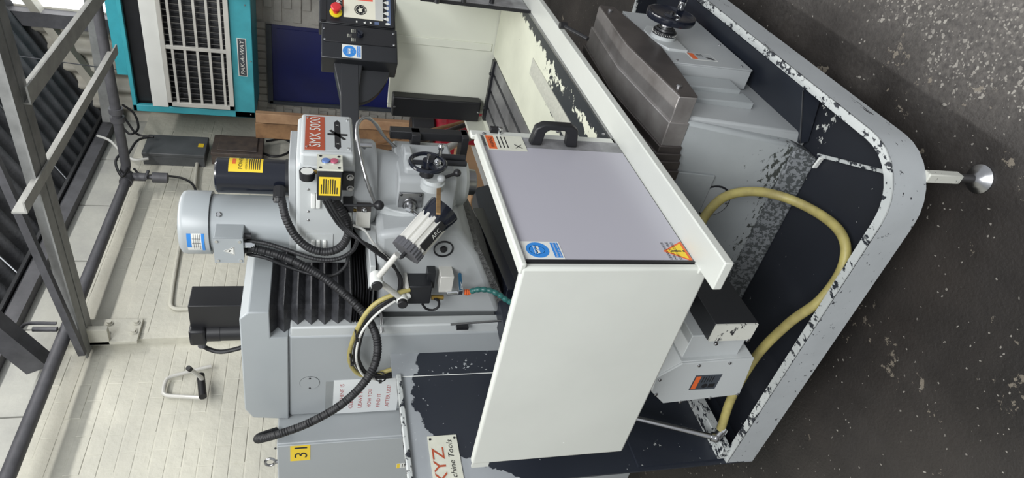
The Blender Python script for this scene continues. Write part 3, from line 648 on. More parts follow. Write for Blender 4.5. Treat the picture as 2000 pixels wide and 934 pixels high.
# table with T-slots
tz, ty0, ty1, tx0, tx1 = .848, 1.197, 1.492, 1.25, 2.86
mb = MB('table_steel'); prof = [(ty0, tz-.1), (ty1, tz-.1), (ty1, tz)]; ctr = (ty0+ty1)/2
for c in (ctr+.085, ctr, ctr-.085): prof += [(c+.009, tz), (c+.009, tz-.018), (c+.016, tz-.018), (c+.016, tz-.03), (c-.016, tz-.03), (c-.016, tz-.018), (c-.009, tz-.018), (c-.009, tz)]
prof += [(ty0, tz)]
mb.prism([(tx0, y, z) for y, z in prof], (tx1-tx0, 0, 0)); table = obj('table', mb, mill)
obj('table_end_bar', MB('black_paint').box((tx1, ty0-.005, tz-.08), (tx1+.03, ty1+.01, tz+.012)), table, bevel=.002)
for y in (1.26, 1.44): screw(table, (tx1+.015, y, tz+.012), (0,0,1), .008, 'black_paint')
mb = MB('dark_steel'); mb.box((1.5, 1.05, .69), (2.3, 1.62, tz-.1)); obj('saddle', mb, mill, bevel=.006)
# beam and drive housing at the left end, below the table
mb = MB('black_chip'); mb.box((1.058, 1.10, .508), (1.6, 1.162, .64)); bmm = obj('rail_cover', mb, mill, bevel=.0015)
mb = MB('beam_end'); mb.box((1.053, 1.101, .51), (1.059, 1.161, .638)); obj('end_plate', mb, bmm)
hX = 1.055; P = [PX(*q, 'X', hX) for q in ((1282, 739), (1334, 711), (1473, 700), (1444, 771), (1386, 775), (1295, 788), (1273, 766))]
P = [(1.055, 1.305, .742), (1.055, 1.250, .682), (1.055, 1.240, .462), (1.055, 1.40, .440), (1.055, 1.415, .684), (1.055, 1.365, .738)]
P[0] = tuple(PX(1282, 739, 'X', hX)); P[1] = tuple(PX(1334, 711, 'X', hX)); P[2] = tuple(PX(1473, 700, 'X', hX)); P[3] = tuple(PX(1444, 771, 'X', hX)); P[4] = tuple(PX(1295, 788, 'X', hX)); P[5] = tuple(PX(1273, 766, 'X', hX))
mb = MB('pale_grey'); mb.prism([V(*p)+V(.006,0,0) for p in P], (.24, 0, 0)); dh = obj('drive_housing', mb, mill, bevel=.003)
mb = MB('pale_grey'); mb.prism(P, (.006, 0, 0)); obj('end_cover', mb, dh, bevel=.001)
mb = MB('pale_grey'); q = PX(1385, 665, 'Y', 1.2); mb.box((1.075, 1.162, .50), (1.20, P[1][1], .675)); obj('bracket', mb, dh, bevel=.002)
for q in ((1281, 770), (1288, 742), (1365, 714), (1425, 709), (1328, 785), (1386, 777), (1440, 770)): screw(dh, PX(*q, 'X', hX), (-1,0,0), .005)
for q in ((1398, 671), (1460, 664)): screw(bmm, PX(*q, 'X', 1.055), (-1,0,0), .006)
lb = MB('ink'); q = PX(1383, 765, 'X', hX); lo = V(hX-.0005, PX(1375, 760, 'X', hX).y, PX(1400, 745, 'X', hX).z-.005); Xs = V(0,-1,0)
lb.mat('door_frame').rect(lo, Xs, Z1, .062, .085, .0006).mat('orange').rect(lo+V(-.0008,-.004,.066), Xs, Z1, .054, .015, .0003).mat('ink')
for k in range(5): lb.rect(lo+V(-.0008,-.032,.022+.008*k), Xs, Z1, .024, .003, .0003)
lb.disc(lo+V(-.0008,-.016,.04), Xs, Z1, .009, .0003).rect(lo+V(-.0008,-.008,.008), Xs, Z1, .016, .02, .0003); obj('warning_label', lb, dh)

# drain pipe and yellow hose in the tray
el = PX(1398, 855, 'Y', 1.72)
t = thing('drain_pipe', 'galvanised drain pipe with an elbow at the back corner of the tray', 'pipe', el)
tp = PX(1245, 818, 'Y', 1.74)
obj('pipe', MB('steel').cyl(el, tp+(tp-el)*.5, .010), t); e2 = PX(1410, 842, 'Y', 1.70)
obj('elbow', MB('steel').ball(el, .017).cyl(el, e2, .015).cyl(el+(tp-el)*.06, el, .016), t)
obj('hose_clip', MB('chrome').cyl(e2+(e2-el)*-.1, e2+(e2-el)*.4, .019), t)
hpz = [(1408, 838, .325), (1430, 775, .335), (1478, 695, .33), (1540, 632, .31), (1600, 588, .28), (1640, 535, .25), (1652, 487, .24), (1636, 447, .24), (1590, 412, .25), (1530, 385, .30), (1470, 374, .38), (1415, 385, .46), (1375, 425, .54), (1360, 470, .60)]
solo('yellow_hose', MB('yellow_hose').tube([PX(x, y, 'Z', z) for x, y, z in hpz], .0145, n=14), 'dirty yellow hose looping through the chip tray', 'hose', PX(1600, 588, 'Z', .24))

# ================================================================== table guard
gX, gY, zb, ztp, yBk = .96, .826, .845, 1.250, 1.498
guard = thing('table_guard', 'cream sheet-metal splash guard around the machine table', 'splash guard', (1.9, 1.15, .83))
mb = MB('guard_cream'); mb.box((gX, gY, zb-.026), (gX+.020, yBk, ztp)); sd = obj('side_panel', mb, guard, bevel=.007, segs=3)
obj('tab', MB('guard_cream').box((gX+.005, yBk-.002, ztp-.05), (gX+.012, yBk+.022, ztp-.005)), sd)
mb = MB('white_paint'); mb.cyl(PX(1101, 865, 'X', gX)+V(.002,0,0), PX(1101, 865, 'X', gX)-V(.0004,0,0), .002); obj('rivet', mb, sd)
xr1 = 3.02
mb = MB('guard_cream'); mb.box((.897, .757, zb-.022), (xr1, .831, zb)); obj('front_rail', mb, guard, bevel=.003)
mb = MB('guard_cream'); mb.box((gX-.003, gY-.002, zb-.024), (gX+.022, .84, zb+.003)); obj('corner_block', mb, guard, bevel=.003)
mb = MB('steel'); mb.box((gX+.02, .829, zb), (xr1-.05, .836, zb+.008)); obj('window_track', mb, guard)
xs = PX(1060, 273, 'Y', .83).x
# polycarbonate front window, hazy with its protective film
mb = MB('frosted'); mb.box((gX+.027, .826, zb+.004), (xs-.055, .831, ztp-.008)); win = obj('window_sheet', mb, guard)
mb = MB('clear_strip'); mb.box((xs-.055, .827, zb+.004), (xs, .8305, ztp-.008)); obj('clear_edge', mb, win)
mb = MB('black_plastic'); mb.box((gX+.0195, .8245, zb+.004), (gX+.027, .836, ztp-.003)); obj('seal', mb, win)
mb = MB('guard_cream'); mb.box((gX+.002, .816, ztp-.010), (xs-.01, .845, ztp+.004)); obj('top_rail', mb, guard, bevel=.004)
mb = MB('guard_cream'); mb.box((xs, .829, zb), (xs+.03, .842, ztp+.01)); post = obj('sash_post', mb, guard, bevel=.003)
k_ = PX(965, 258, 'Y', .829); obj('catch', MB('black_plastic').box((k_.x-.008, .815, k_.z-.012), (k_.x+.008, .829, k_.z+.012)).mat('chrome').cyl((k_.x-.006, .812, k_.z-.014), (k_.x-.006, .829, k_.z-.014), .006), post, bevel=.001)
for q in ((945, 262), (1090, 258), (1178, 263)): screw(post, PX(*q, 'Y', .829), (0,-1,0), .005)
# bow handle
h0 = PX(1040, 277, 'Y', .826); h1 = PX(1112, 276, 'Y', .826); hx0 = xs-.028
mb = MB('black_plastic')
zA, zB_ = h0.z, h1.z
prof = [(zA+.012, 0), (zA-.020, 0), (zA-.024, -.038), (zA-.034, -.046), (zB_+.034, -.046), (zB_+.024, -.038), (zB_+.020, 0), (zB_-.012, 0), (zB_-.004, -.05), (zB_+.016, -.062), (zA-.016, -.062), (zA+.004, -.05)]
mb.prism([(hx0-.013, .826+d, z) for z, d in prof], (.026, 0, 0)); obj('handle', mb, win, bevel=.004)
# eye protection sign
def eye_sign(mb, o, X, Y, w, h):
    N = Vector(X).cross(Vector(Y)).normalized(); X = Vector(X).normalized(); Y = Vector(Y).normalized(); o = Vector(o)
    mb.mat('sign_white').rect(o, X, Y, w, h, .0008); c = o+X*w*.5+Y*h*.62+N*.0008; r = min(w*.44, h*.345)
    mb.mat('sign_blue').disc(c, X, Y, r, .0003, 32); mb.mat('sign_white')
    for rx, ry, cy in ((.62, .70, .05),):
        ring = []
        n = 26; cc = c+N*.0003+Y*r*cy
        O = [cc+X*math.cos(2*math.pi*i/n)*r*rx*(1 if math.sin(2*math.pi*i/n) > -.1 else .85)+Y*math.sin(2*math.pi*i/n)*r*ry for i in range(n)]
        I = [cc+(p-cc)*.94 for p in O]
        mb.add(O+I, [(i, (i+1) % n, n+(i+1) % n, n+i) for i in range(n)])
    g = c+N*.0004
    for s in (-1, 1): mb.rect(g+X*(s*r*.24-r*.2)+Y*(-r*.14), X, Y, r*.40, r*.30, .0002)
    mb.rect(g-X*r*.5+Y*r*.06, X, Y, r*1.0, r*.10, .0002)
    mb.rect(g-X*r*.55+Y*r*.28, X, Y, r*1.1, r*.05, .0002)
    mb.mat('sign_blue').rect(o+X*w*.07+Y*h*.04+N*.0008, X, Y, w*.86, h*.20, .0003)
    mb.mat('sign_white').text('Eye protection', o+X*w*.11+Y*h*.155+N*.0011, X, Y, h*.075, width=w*.78).text('must be worn', o+X*w*.11+Y*h*.065+N*.0011, X, Y, h*.075, width=w*.78)
    return mb
e0 = PX(1112, 524, 'Y', .826); e1 = PX(1032, 486, 'Y', .826)
ex0 = gX+.030; ex1 = PX(1060, 484, 'Y', .826).x+.020; ez0 = PX(1110, 520, 'Y', .826).z; ez1 = PX(1032, 520, 'Y', .826).z
obj('eye_protection_sign', eye_sign(MB('sign_white'), (ex0, .826, ez0), X1, Z1, ex1-ex0, ez1-ez0), win, label='blue and white eye protection sticker')
# red and yellow triangular polycarbonate warning
c = PX(1333, 500, 'Y', .826)+V(.016, 0, .004); mb = MB('orange')
def tri(mb, c, s, d, m):
    mb.mat(m).prism([c+V(-s,-d,-s*.62), c+V(s,-d,-s*.62), c+V(0,-d,s*1.05)], (0, -.0002, 0))
tri(mb, c, .036, 0, 'orange'); tri(mb, c+V(0,0,.001), .027, .0003, 'yellow_label')
mb.mat('ink').disc(c+V(0,-.0006,-.014), X1, Z1, .003, .0002, 10).rect(c+V(-.0022,-.0006,-.008), X1, Z1, .0044, .024, .0002)
for j, tline in enumerate(('LEXAN DOOR', 'MUST BE', 'KEPT CLOSED')): mb.text(tline, c+V(-.030,-.0006,.026-.012*j), X1, Z1, .0095, width=.06)
obj('lexan_warning', mb, win, label='orange and yellow triangular warning sticker')
# orange warning label at the top of the window
c0 = V(xs-.075, .8255, ztp-.125); mb = MB('plate_cream'); mb.rect(c0, X1, Z1, .075, .105, .0006).mat('orange').rect(c0+V(.004,-.0006,.08), X1, Z1, .067, .021, .0003).mat('ink')
mb.text('WARNING', c0+V(.012,-.001,.085), X1, Z1, .014, width=.05)
for k in range(3): mb.rect(c0+V(.012,-.0006,.068-.010*k), X1, Z1, .056, .003, .0003)
mb.bar(c0+V(.012,-.0006,.012), c0+V(.03,-.0006,.03), .003, .001).bar(c0+V(.012,-.0006,.03), c0+V(.03,-.0006,.012), .003, .001); obj('warning_label', mb, win)
# pan between rail and table, with its perforated strip
mb = MB('pan_cream'); mb.box((gX+.018, .836, zb-.012), (2.95, ty0-.002, zb-.002)); pan = obj('pan', mb, guard)
s0 = PX(1042, 108, 'Z', zb); s1 = PX(1150, 250, 'Z', zb)
mb = MB('mesh_strip'); mb.box((1.2, .955, zb-.004), (s0.x, 1.02, zb+.001)); obj('perforated_strip', mb, pan)
mb = MB('cream'); mb.box((1.3, ty1+.003, zb-.012), (2.95, 1.55, zb)); mb.box((2.77, 1.53, zb), (2.955, 1.55, zb+.09)); obj('back_ledge', mb, guard)
# right end of the guard
xR = 2.955
mb = MB('cream'); mb.box((xR, .83, zb-.012), (xR+.02, 1.50, 1.318)); rp = obj('side_panel', mb, guard, bevel=.003)
yr = PX(900, 87, 'X', xR).y; mb = MB('cream'); mb.box((xR-.007, yr-.018, zb+.012), (xR, yr+.018, 1.315)); obj('rib', mb, rp, bevel=.002)
mb = MB('cream'); mb.cyl((xR, 1.50, zb), (xR, 1.50, 1.318), .012); obj('rolled_edge', mb, rp)
# right-hand sliding window with three black knobs
xw = PX(1040, 24, 'Y', .83).x
mb = MB('clear_strip'); mb.box((xw, .826, zb+.004), (2.93, .831, ztp+.03)); rw = obj('window_sheet', mb, guard)
mb = MB('black_plastic'); mb.box((xw-.008, .822, zb+.002), (xw, .834, ztp+.03)); obj('edge_strip', mb, rw)
for x in (853, 905, 960):
    c = PX(x, 6, 'Y', .826); mb = MB('black_plastic'); mb.cyl(c, c-Y1*.02, .010).cyl(c-Y1*.02, c-Y1*.04, .014); obj('knob', mb, rw, bevel=.002)
# black strip lamp at the back edge of the right-hand panel
c = PX(850, 212, 'X', xR-.05); l0 = PX(766, 210, 'X', xR-.06); l1 = PX(938, 212, 'X', xR-.06); ya = PX(850, 194, 'X', xR-.06).y; yb_ = PX(850, 232, 'X', xR-.06).y
t = thing('strip_lamp', 'black box-shaped machine lamp upright at the far guard panel', 'lamp', (xR-.03, (ya+yb_)/2, l1.z))
obj('housing', MB('black_plastic').box((xR-.065, ya, l1.z), (xR-.004, yb_, l0.z)), t, bevel=.006)
for z in (l1.z+.01, l0.z-.01): screw(t, (xR-.065, (ya+yb_)/2, z), (-1,0,0), .005)
# black lever poking out beyond the rail
a = PX(1100, 50, 'Y', .72); b = PX(1148, 76, 'Y', .72)
mb = MB('black_plastic'); mb.cyl(a, b, .007).cyl(a+V(0,0,-.012), a+V(0,0,.012), .012); solo('clamp_lever', mb, 'black clamp lever with a short knob beside the front rail', 'lever', b)

# ================================================================== control console
cX = V(.84, -.54, 0).normalized(); cN = V(cX.y, -cX.x, 0)          # face runs along cX, looks along cN
o0 = PX(778, 104, 'X', 2.72); tilt = 0.0; cZ = V(0, 0, 1)
zT_ = PX(622, 60, 'X', 2.72).z+.002; zL = PX(775, 95, 'X', 2.72).z; zM = PX(628, 140, 'X', 2.72).z
c0 = V(o0.x, o0.y, 0)
# width positions along the face found on its own plane
def CF(x, y):
    d = rt*((467-y)/F_PX)+dn*((x-1000)/F_PX)+fw; t_ = (c0-CAM).dot(cN)/d.dot(cN); p_ = CAM+d*t_; return p_
def cs(x, y): p_ = CF(x, y); return (p_-c0).dot(cX), p_.z
con = thing('control_console', 'black control console with screen and emergency stop on a swing arm', 'control console', (c0.x+.2, c0.y-.1, 1.3))
sL, _ = cs(700, 118); sM, zlow = cs(770, 52); s_top, z_top = cs(625, 60); sR = sM+.34
sK, _ = cs(700, 51)                                                # join between keypad body and switch box
def cbox(mb, s0, z0, s1, z1, d0, d1):                              # box on the console face: along, up, out of face
    a = c0+cX*s0+cN*d0; return mb.prism([a+V(0,0,z0), a+cX*(s1-s0)+V(0,0,z0), a+cX*(s1-s0)+V(0,0,z1), a+V(0,0,z1)], cN*(d1-d0))
zb_c = cs(772, 30)[1]; zt_c = cs(623, 30)[1]
body = obj('body', cbox(MB('black_paint'), sK, zb_c, sR, zt_c, -.09, 0), con, bevel=.006)
obj('front_frame', cbox(cbox(cbox(MB('black_plastic'), sK+.003, zt_c-.03, sR-.01, zt_c-.008, 0, .006), sK+.003, zb_c+.008, sR-.01, zb_c+.014, 0, .006), sK+.003, zb_c+.008, sK+.012, zt_c-.008, 0, .006), con, bevel=.001)
s1, z1_ = cs(671, 33); s2, z2_ = cs(748, 30)
sc_ = cbox(MB('screen'), s1, z2_, s1+.26, z1_, 0, .002)
q = cs(700, 4); cbox(sc_.mat('screen_red'), q[0]+.008, z2_+(z1_-z2_)*.26, s1+.26, z1_-(z1_-z2_)*.08, .002, .0025)
cbox(sc_.mat('screen_grey'), s1+.003, z2_, s1+.26, z2_+(z1_-z2_)*.2, .002, .0025)
q = cs(704, 20); P_ = c0+cX*q[0]+V(0,0,q[1])+cN*.0025; sc_.mat('ink').disc(P_, cX, Z1, .026, .0006, 30)
sc_.mat('screen')
for k in range(18):
    an = 2*math.pi*k/18
    if k % 9 in (0,): continue
    sc_.obox(P_+cX*math.cos(an)*.021+Z1*math.sin(an)*.021+cN*.0008, cX*math.cos(an)+Z1*math.sin(an), cX*-math.sin(an)+Z1*math.cos(an), cN, (.005, .003, .0006))
sc_.prism([P_+cX*a_+Z1*b_+cN*.0007 for a_, b_ in ((-.012, .004), (-.002, .012), (.004, .004), (.012, .006), (.006, -.002), (.008, -.012), (0, -.004), (-.010, -.008))], cN*.0004)
obj('screen', sc_, con)
q = cs(663, 2); P_ = c0+cX*(q[0]-.0)+V(0,0,q[1]-.008)+cN*.002; obj('brand_lettering', MB('sign_white').text('PRO', P_-cX*.03, cX, Z1, .03, shear=.2).mat('red_label').rect(P_-cX*.03-Z1*.008, cX, Z1, .10, .003, .0006), con)
kb = MB('key_blue'); q = cs(760, 50); cbox(kb, q[0], zb_c+.020, sR-.02, q[1]+.009, 0, .002)
for k in range(6):
    q = cs(753, 38-10.6*k); P_ = c0+cX*q[0]+V(0,0,q[1])+cN*.002; kb.mat('sign_white').prism([P_+cX*-.008+Z1*-.004, P_+cX*.008+Z1*-.004, P_+Z1*.011], cN*.001).rect(P_-cX*.009-Z1*.012, cX, Z1, .018, .006, .001)
q = cs(757, 48); P_ = c0+cX*q[0]+V(0,0,q[1])+cN*.002; kb.mat('sign_white').disc(P_, cX, Z1, .006, .001, 16, .010)
q = cs(736, 47); P_ = c0+cX*q[0]+V(0,0,q[1])+cN*.001; kb.mat('key_blue').rect(P_-cX*.006-Z1*.01, cX, Z1, .014, .02, .002)
for x_, s_ in ((714, 1), (722, -1)):
    q = cs(x_, 45); P_ = c0+cX*q[0]+V(0,0,q[1])+cN*.001; kb.mat('sign_white').prism([P_-cX*.007, P_+cX*.007, P_+Z1*.009*s_], cN*.001)
q = cs(698, 43); P_ = c0+cX*q[0]+V(0,0,q[1])+cN*.001; kb.rect(P_-cX*.004, cX, Z1, .008, .006, .001)
obj('keypad', kb, con)
q = cs(654, 24); P_ = c0+cX*q[0]+V(0,0,q[1]-.004)
es = MB('yellow_ring'); es.lathe(P_, cN, [(0, .026), (.004, .026), (.006, .022), (.006, .012)], 28).mat('red_btn').lathe(P_, cN, [(.004, .012), (.028, .012), (.030, .021), (.038, .022), (.044, .018), (.046, .0)], 28); obj('emergency_stop', es, con)
# switch box on the near side of the console
zt2 = cs(628, 90)[1]; zb2 = cs(776, 90)[1]; zt3 = zt2
sb = obj('switch_box', cbox(MB('black_paint'), sL, zb2, sK-.002, zt3, -.11, .002), con, bevel=.004)
sA = cs(700, 87)[0]; fp_ = cbox(MB('black_plastic'), sA, zb2+.008, sK-.008, zt3-.012, .002, .005); obj('face_plate', fp_, sb, bevel=.001)
for x_, y_ in ((633, 57), (634, 78), (768, 68), (769, 90)):
    q = cs(x_, y_); screw(sb, c0+cX*q[0]+V(0,0,q[1])+cN*.005, cN, .005)
q = cs(703, 70); P_ = c0+cX*q[0]+V(0,0,q[1])+cN*.005; kn = MB('black_gloss'); kn.lathe(P_, cN, [(0, .015), (.008, .014), (.018, .012), (.019, 0)], 20).obox(P_+cN*.02, cX*.7+Z1*.7, cX*.7-Z1*.7, cN, (.028, .008, .012)); obj('selector_knob', kn, sb)
le = MB('plate_cream')
for x_, y_, tx in ((689, 62, 'FWD'), (689, 79, 'REV'), (681, 71, 'OFF')):
    q = cs(x_, y_); P_ = c0+cX*q[0]+V(0,0,q[1])+cN*.0052; le.text(tx, P_-cX*.008-Z1*.004, cX, Z1, .008, width=.016).rect(P_-cX*.008+Z1*.004, cX, Z1, .016, .002, .0004).rect(P_-cX*.008-Z1*.010, cX, Z1, .016, .002, .0004)
obj('switch_lettering', le, sb)
a_ = cs(706, 112); b_ = cs(668, 88)
sgn = MB('sign_white'); P_ = c0+cX*(cs(700, 115)[0])+V(0,0,a_[1])+cN*.0025; eye_sign(sgn, P_, cX, Z1, cs(700, 90)[0]-cs(700, 115)[0], b_[1]-a_[1]); obj('eye_protection_sign', sgn, sb, label='small blue and white eye protection sticker')
# swing arm and the rounded gusset under it
a1 = c0+cX*(sL+.05)+V(0,0,cs(684,110)[1])-cN*.05; e1_ = V(2.2, 1.80, a1.z-.01)
mb = MB('black_chip'); m1 = a1+(e1_-a1)*.25
hA = .05; dirA = (e1_-a1).normalized(); mb.bar(a1, e1_, .06, .075); mb.hexa([a1+V(0,0,-.06)-cN*.03, a1+V(0,0,-.06)+cN*.03, m1+V(0,0,-.03)+cN*.03, m1+V(0,0,-.03)-cN*.03, a1+V(0,0,.075)-cN*.03, a1+V(0,0,.075)+cN*.03, m1+V(0,0,.035)+cN*.03, m1+V(0,0,.035)-cN*.03]); obj('swing_arm', mb, con, bevel=.004)
gs = []; zc_ = a1.z-.01; L_ = .26
gp = a1+cX*.06
for k in range(13):
    an = math.pi/2*k/12; gs.append(gp+dirA*(L_*math.sin(an))+V(0,0,-.02-.165*math.cos(an)))
gs = [gp+V(0,0,.03)]+gs[0:]+[gp+dirA*L_+V(0,0,.03)]
mb = MB('black_paint'); mb.prism([p_-cN*.012 for p_ in gs], cN*.024); obj('gusset', mb, con, bevel=.002)

# ================================================================== milling machine: column
xl, xr_ = 1.62, 2.18
column = obj('column', MB('cab_grey').box((xl, 1.69, .60), (xr_, 2.115, 1.728)), mill, bevel=.012)
obj('front_way', MB('pale_grey').box((xl+.003, 1.655, .70), (xl+.05, 1.70, 1.72)).box((xr_-.05, 1.655, .70), (xr_-.003, 1.70, 1.72)), column, bevel=.006)
prof = [(1.572, 1.782), (1.572, 1.845), (1.60, 1.872), (2.05, 1.876), (2.10, 1.85), (2.12, 1.728), (1.69, 1.726), (1.69, 1.782)]
obj('column_cap', MB('motor_grey').prism([(xl-.008, y, z) for y, z in prof], (xr_-xl+.016, 0, 0)), mill, bevel=.004)
c = PX(605, 748, 'X', xl); rc = MB('ink'); rc.disc(c, V(0,-1,0), Z1, .0345, .0006, 36).mat('cab_grey').disc(c-X1*.0006, V(0,-1,0), Z1, .0335, .0012, 36); cv = obj('round_cover', rc, column)
for s in (-1, 1): screw(cv, c+V(-.0015, .026*s, 0), (-1,0,0), .0035, 'black_paint')
for q in ((556, 687), (556, 799)): screw(column, PX(*q, 'X', xl), (-1,0,0), .004, 'black_paint')
# servo motor for the vertical axis on top of the cap
sx = 1.74; c = PX(440, 660, 'X', sx); zc0 = 1.86
r_ = .032; zt_ = PX(368, 655, 'X', sx).z; zm_ = PX(402, 655, 'X', sx).z
svm = obj('vertical_servo', MB('black_plastic').cyl((sx+.03, c.y, zc0), (sx+.03, c.y, zm_), r_, n=28).cyl((sx+.03, c.y, zm_-.045), (sx+.03, c.y, zm_), r_*1.03, n=28), mill, bevel=.002)
obj('encoder', MB('black_plastic').box((sx-.004, c.y-.036, zm_), (sx+.07, c.y+.036, zt_)), svm, bevel=.01, segs=3)
y0_ = PX(400, 606, 'X', sx).y; obj('drive_block', MB('black_plastic').box((sx+.02, y0_, zc0), (sx+.12, c.y-.03, zt_-.005)), svm, bevel=.003)
g_ = V(sx+.02, c.y+.036, zm_+.02); obj('gland', MB('iron').cyl(g_, g_+V(0, .022, 0), .014, n=10), svm)
obj('servo_cable', MB('rubber').tube([g_+V(0,.02,0), g_+V(0,.04,-.02), g_+V(-.01,.045,-.06), g_+V(-.01,.03,-.12), g_+V(0,.01,-.17)], .008), svm)
# bellows over the vertical ways
def bellows(name, x0, x1, y0, y1, z0, z1, n, amp, m='bellows_cloth'):
    mb = MB(m); rings = []
    for k in range(2*n+1):
        i = amp if k % 2 else 0; z = z1+(z0-z1)*k/(2*n); j = random.uniform(-.002, .002)
        rings.append([(x0+i+j, y1, z), (x0+i+j, y0+i+j+.012, z), (x0+i+j+.012, y0+i+j, z), ((x0+x1)/2, y0+i+j-.002, z), (x1-i, y0+i+j, z), (x1-i, y1, z)])
    q = len(rings[0]); P = [p for r in rings for p in r]
    mb.add(P, [(k*q+a, k*q+a+1, (k+1)*q+a+1, (k+1)*q+a) for k in range(2*n) for a in range(q-1)])
    return obj(name, mb, mill, smooth=15)
bellows('bellows', 1.635, 2.165, 1.57, 1.70, 1.525, 1.782, 6, .026)
bellows('folded_bellows', 1.64, 2.16, 1.50, 1.70, 1.462, 1.525, 7, .012, 'rubber')
# carriage that carries the head
cxl = 1.665
pp = [PX(*q, 'X', cxl) for q in ((737, 458), (737, 615), (982, 614), (936, 498), (900, 452), (830, 446))]
crp = [(p.y, p.z) for p in pp]
car = obj('head_carriage', MB('grey_paint').prism([(cxl, y, z) for y, z in crp], (2*(C0-cxl), 0, 0)), mill, bevel=.022, segs=3)
obj('top_plate', MB('pale_grey').box((cxl-.012, crp[0][0]+.12, crp[0][1]-.004), (2*C0-cxl+.01, 1.66, crp[0][1]+.016)), car, bevel=.003)
q = PX(866, 486, 'X', cxl); pt = MB('black_plastic'); pt.lathe(q, (-1,0,0), [(-.01, .033), (.004, .033), (.006, .030), (-.004, .027), (-.004, .012), (.008, .011), (.009, 0)], 30); obj('oil_port', pt, car)
obj('swivel_ring', MB('pale_grey').cyl((C0, 1.26, 1.335), (C0, 1.34, 1.335), .165, n=48).cyl((C0, 1.33, 1.335), (C0, 1.42, 1.335), .19, n=48), mill, bevel=.004)
lg = [PX(*q, 'X', cxl+.01) for q in ((918, 486), (980, 612), (998, 612), (938, 486))]
obj('swarf_ledge', MB('swarf').prism([tuple(p) for p in lg], (.35, 0, 0)), car)
obj('limit_strip', MB('steel').cyl(PX(880, 634, 'X', 1.60), PX(985, 626, 'X', 1.60), .004).mat('black_plastic').box(PX(908, 640, 'X', 1.60)+V(-.006,-.006,-.012), PX(908, 640, 'X', 1.60)+V(.012,.006,.03)), column)
# black apron behind the table
ap = MB('navy_black'); ap.hexa([(1.10, 1.555, .84), (2.41, 1.555, .84), (2.41, 1.68, .84), (1.10, 1.68, .84), (1.10, 1.595, 1.04), (2.40, 1.595, .97), (2.40, 1.68, .97), (1.10, 1.68, 1.04)]); apr = obj('rear_apron', ap, mill, bevel=.003)
a = PX(932, 415, 'Y', 1.555); b = PX(1000, 575, 'Y', 1.555); obj('wiper_bar', MB('black_gloss').bar(a, b, .05, .045), apr, bevel=.003)

# ================================================================== milling machine: head
SY = PX(490, 344, 'X', C0).y; MY = PX(385, 434, 'X', C0).y
def rad(px, X, Y, z): return px*PJ((X, Y, z))[2]/F_PX
zm0, zm1, zm2 = ZAT(560, C0, MY-.08), ZAT(414, C0, MY-.08), ZAT(352, C0, MY-.08)
rm = rad(62, C0, MY, 1.98); rb = rad(55, C0, MY, 1.85)
mo = MB('motor_grey'); mo.lathe((C0, MY, zm0-.03), Z1, [(0, rb), (zm1-zm0+.03, rb), (zm1-zm0+.031, rb-.006), (zm1-zm0+.036, rb-.006)], 48); motor = obj('drive_motor', mo, mill, smooth=30)
fc = MB('motor_grey'); hh = zm2-zm1; fc.lathe((C0, MY, zm1+.003), Z1, [(0, rm), (hh-.02, rm), (hh-.008, rm-.004), (hh-.002, rm-.014), (hh, rm-.03), (hh, 0)], 48); cowl = obj('fan_cowl', fc, motor, smooth=50)
def on_cyl(mb, c, r, a0, a1, z0, z1, d=.0008, n=10):               # patch wrapped on an upright cylinder
    P = []
    for rr in (r-.0005, r+d):
        for z in (z0, z1):
            for k in range(n+1): a = a0+(a1-a0)*k/n; P.append(V(c[0]+rr*math.cos(a), c[1]+rr*math.sin(a), z))
    q = n+1; fs = []
    for k in range(n): fs += [(2*q+k, 2*q+k+1, 3*q+k+1, 3*q+k), (k, k+1, 2*q+k+1, 2*q+k), (q+k, q+k+1, 3*q+k+1, 3*q+k)]
    fs += [(0, 2*q, 3*q, q), (n, 2*q+n, 3*q+n, q+n)]; mb.add(P, fs); return mb
def ang(px, py, r, cx, cy):                                        # angle on a cylinder whose surface shows at this column
    best = min(range(360), key=lambda k: abs(PJ((cx+r*math.cos(R(k)), cy+r*math.sin(R(k)), ZAT(px, cx, cy)))[1]-py)+(0 if (math.cos(R(k))*cx+math.sin(R(k))*cy) < 0 else 1e4)); return R(best)
a0 = ang(380, 488, rm, C0, MY); a1 = ang(380, 456, rm, C0, MY)
if a1 < a0-math.pi: a1 += 2*math.pi
zl0, zl1 = ZAT(399, C0-rm, MY), ZAT(365, C0-rm, MY)
rp_ = MB('sign_white'); on_cyl(rp_, (C0, MY), rm, a0, a1, zl0, zl1); rp_.mat('sign_blue'); on_cyl(rp_, (C0, MY), rm+.0006, a0+(a1-a0)*.22, a1, zl1-(zl1-zl0)*.25, zl1); on_cyl(rp_, (C0, MY), rm+.0006, a0, a1, zl0, zl0+(zl1-zl0)*.16)
rp_.mat('box_grey')
for k in range(4): on_cyl(rp_, (C0, MY), rm+.0006, a0+(a1-a0)*.06, a1-(a1-a0)*.05, zl0+(zl1-zl0)*(.24+.12*k), zl0+(zl1-zl0)*(.26+.12*k))
for k in range(1, 4): on_cyl(rp_, (C0, MY), rm+.0006, a0+(a1-a0)*.24*k, a0+(a1-a0)*(.24*k+.02), zl0+(zl1-zl0)*.2, zl0+(zl1-zl0)*.7)
obj('rating_plate', rp_, motor)
a0 = ang(428, 420, rb, C0, MY); p_ = V(C0+rb*math.cos(a0), MY+rb*math.sin(a0), ZAT(428, C0-rb, MY)); screw(motor, p_, p_-V(C0, MY, p_.z), .009, 'chrome')
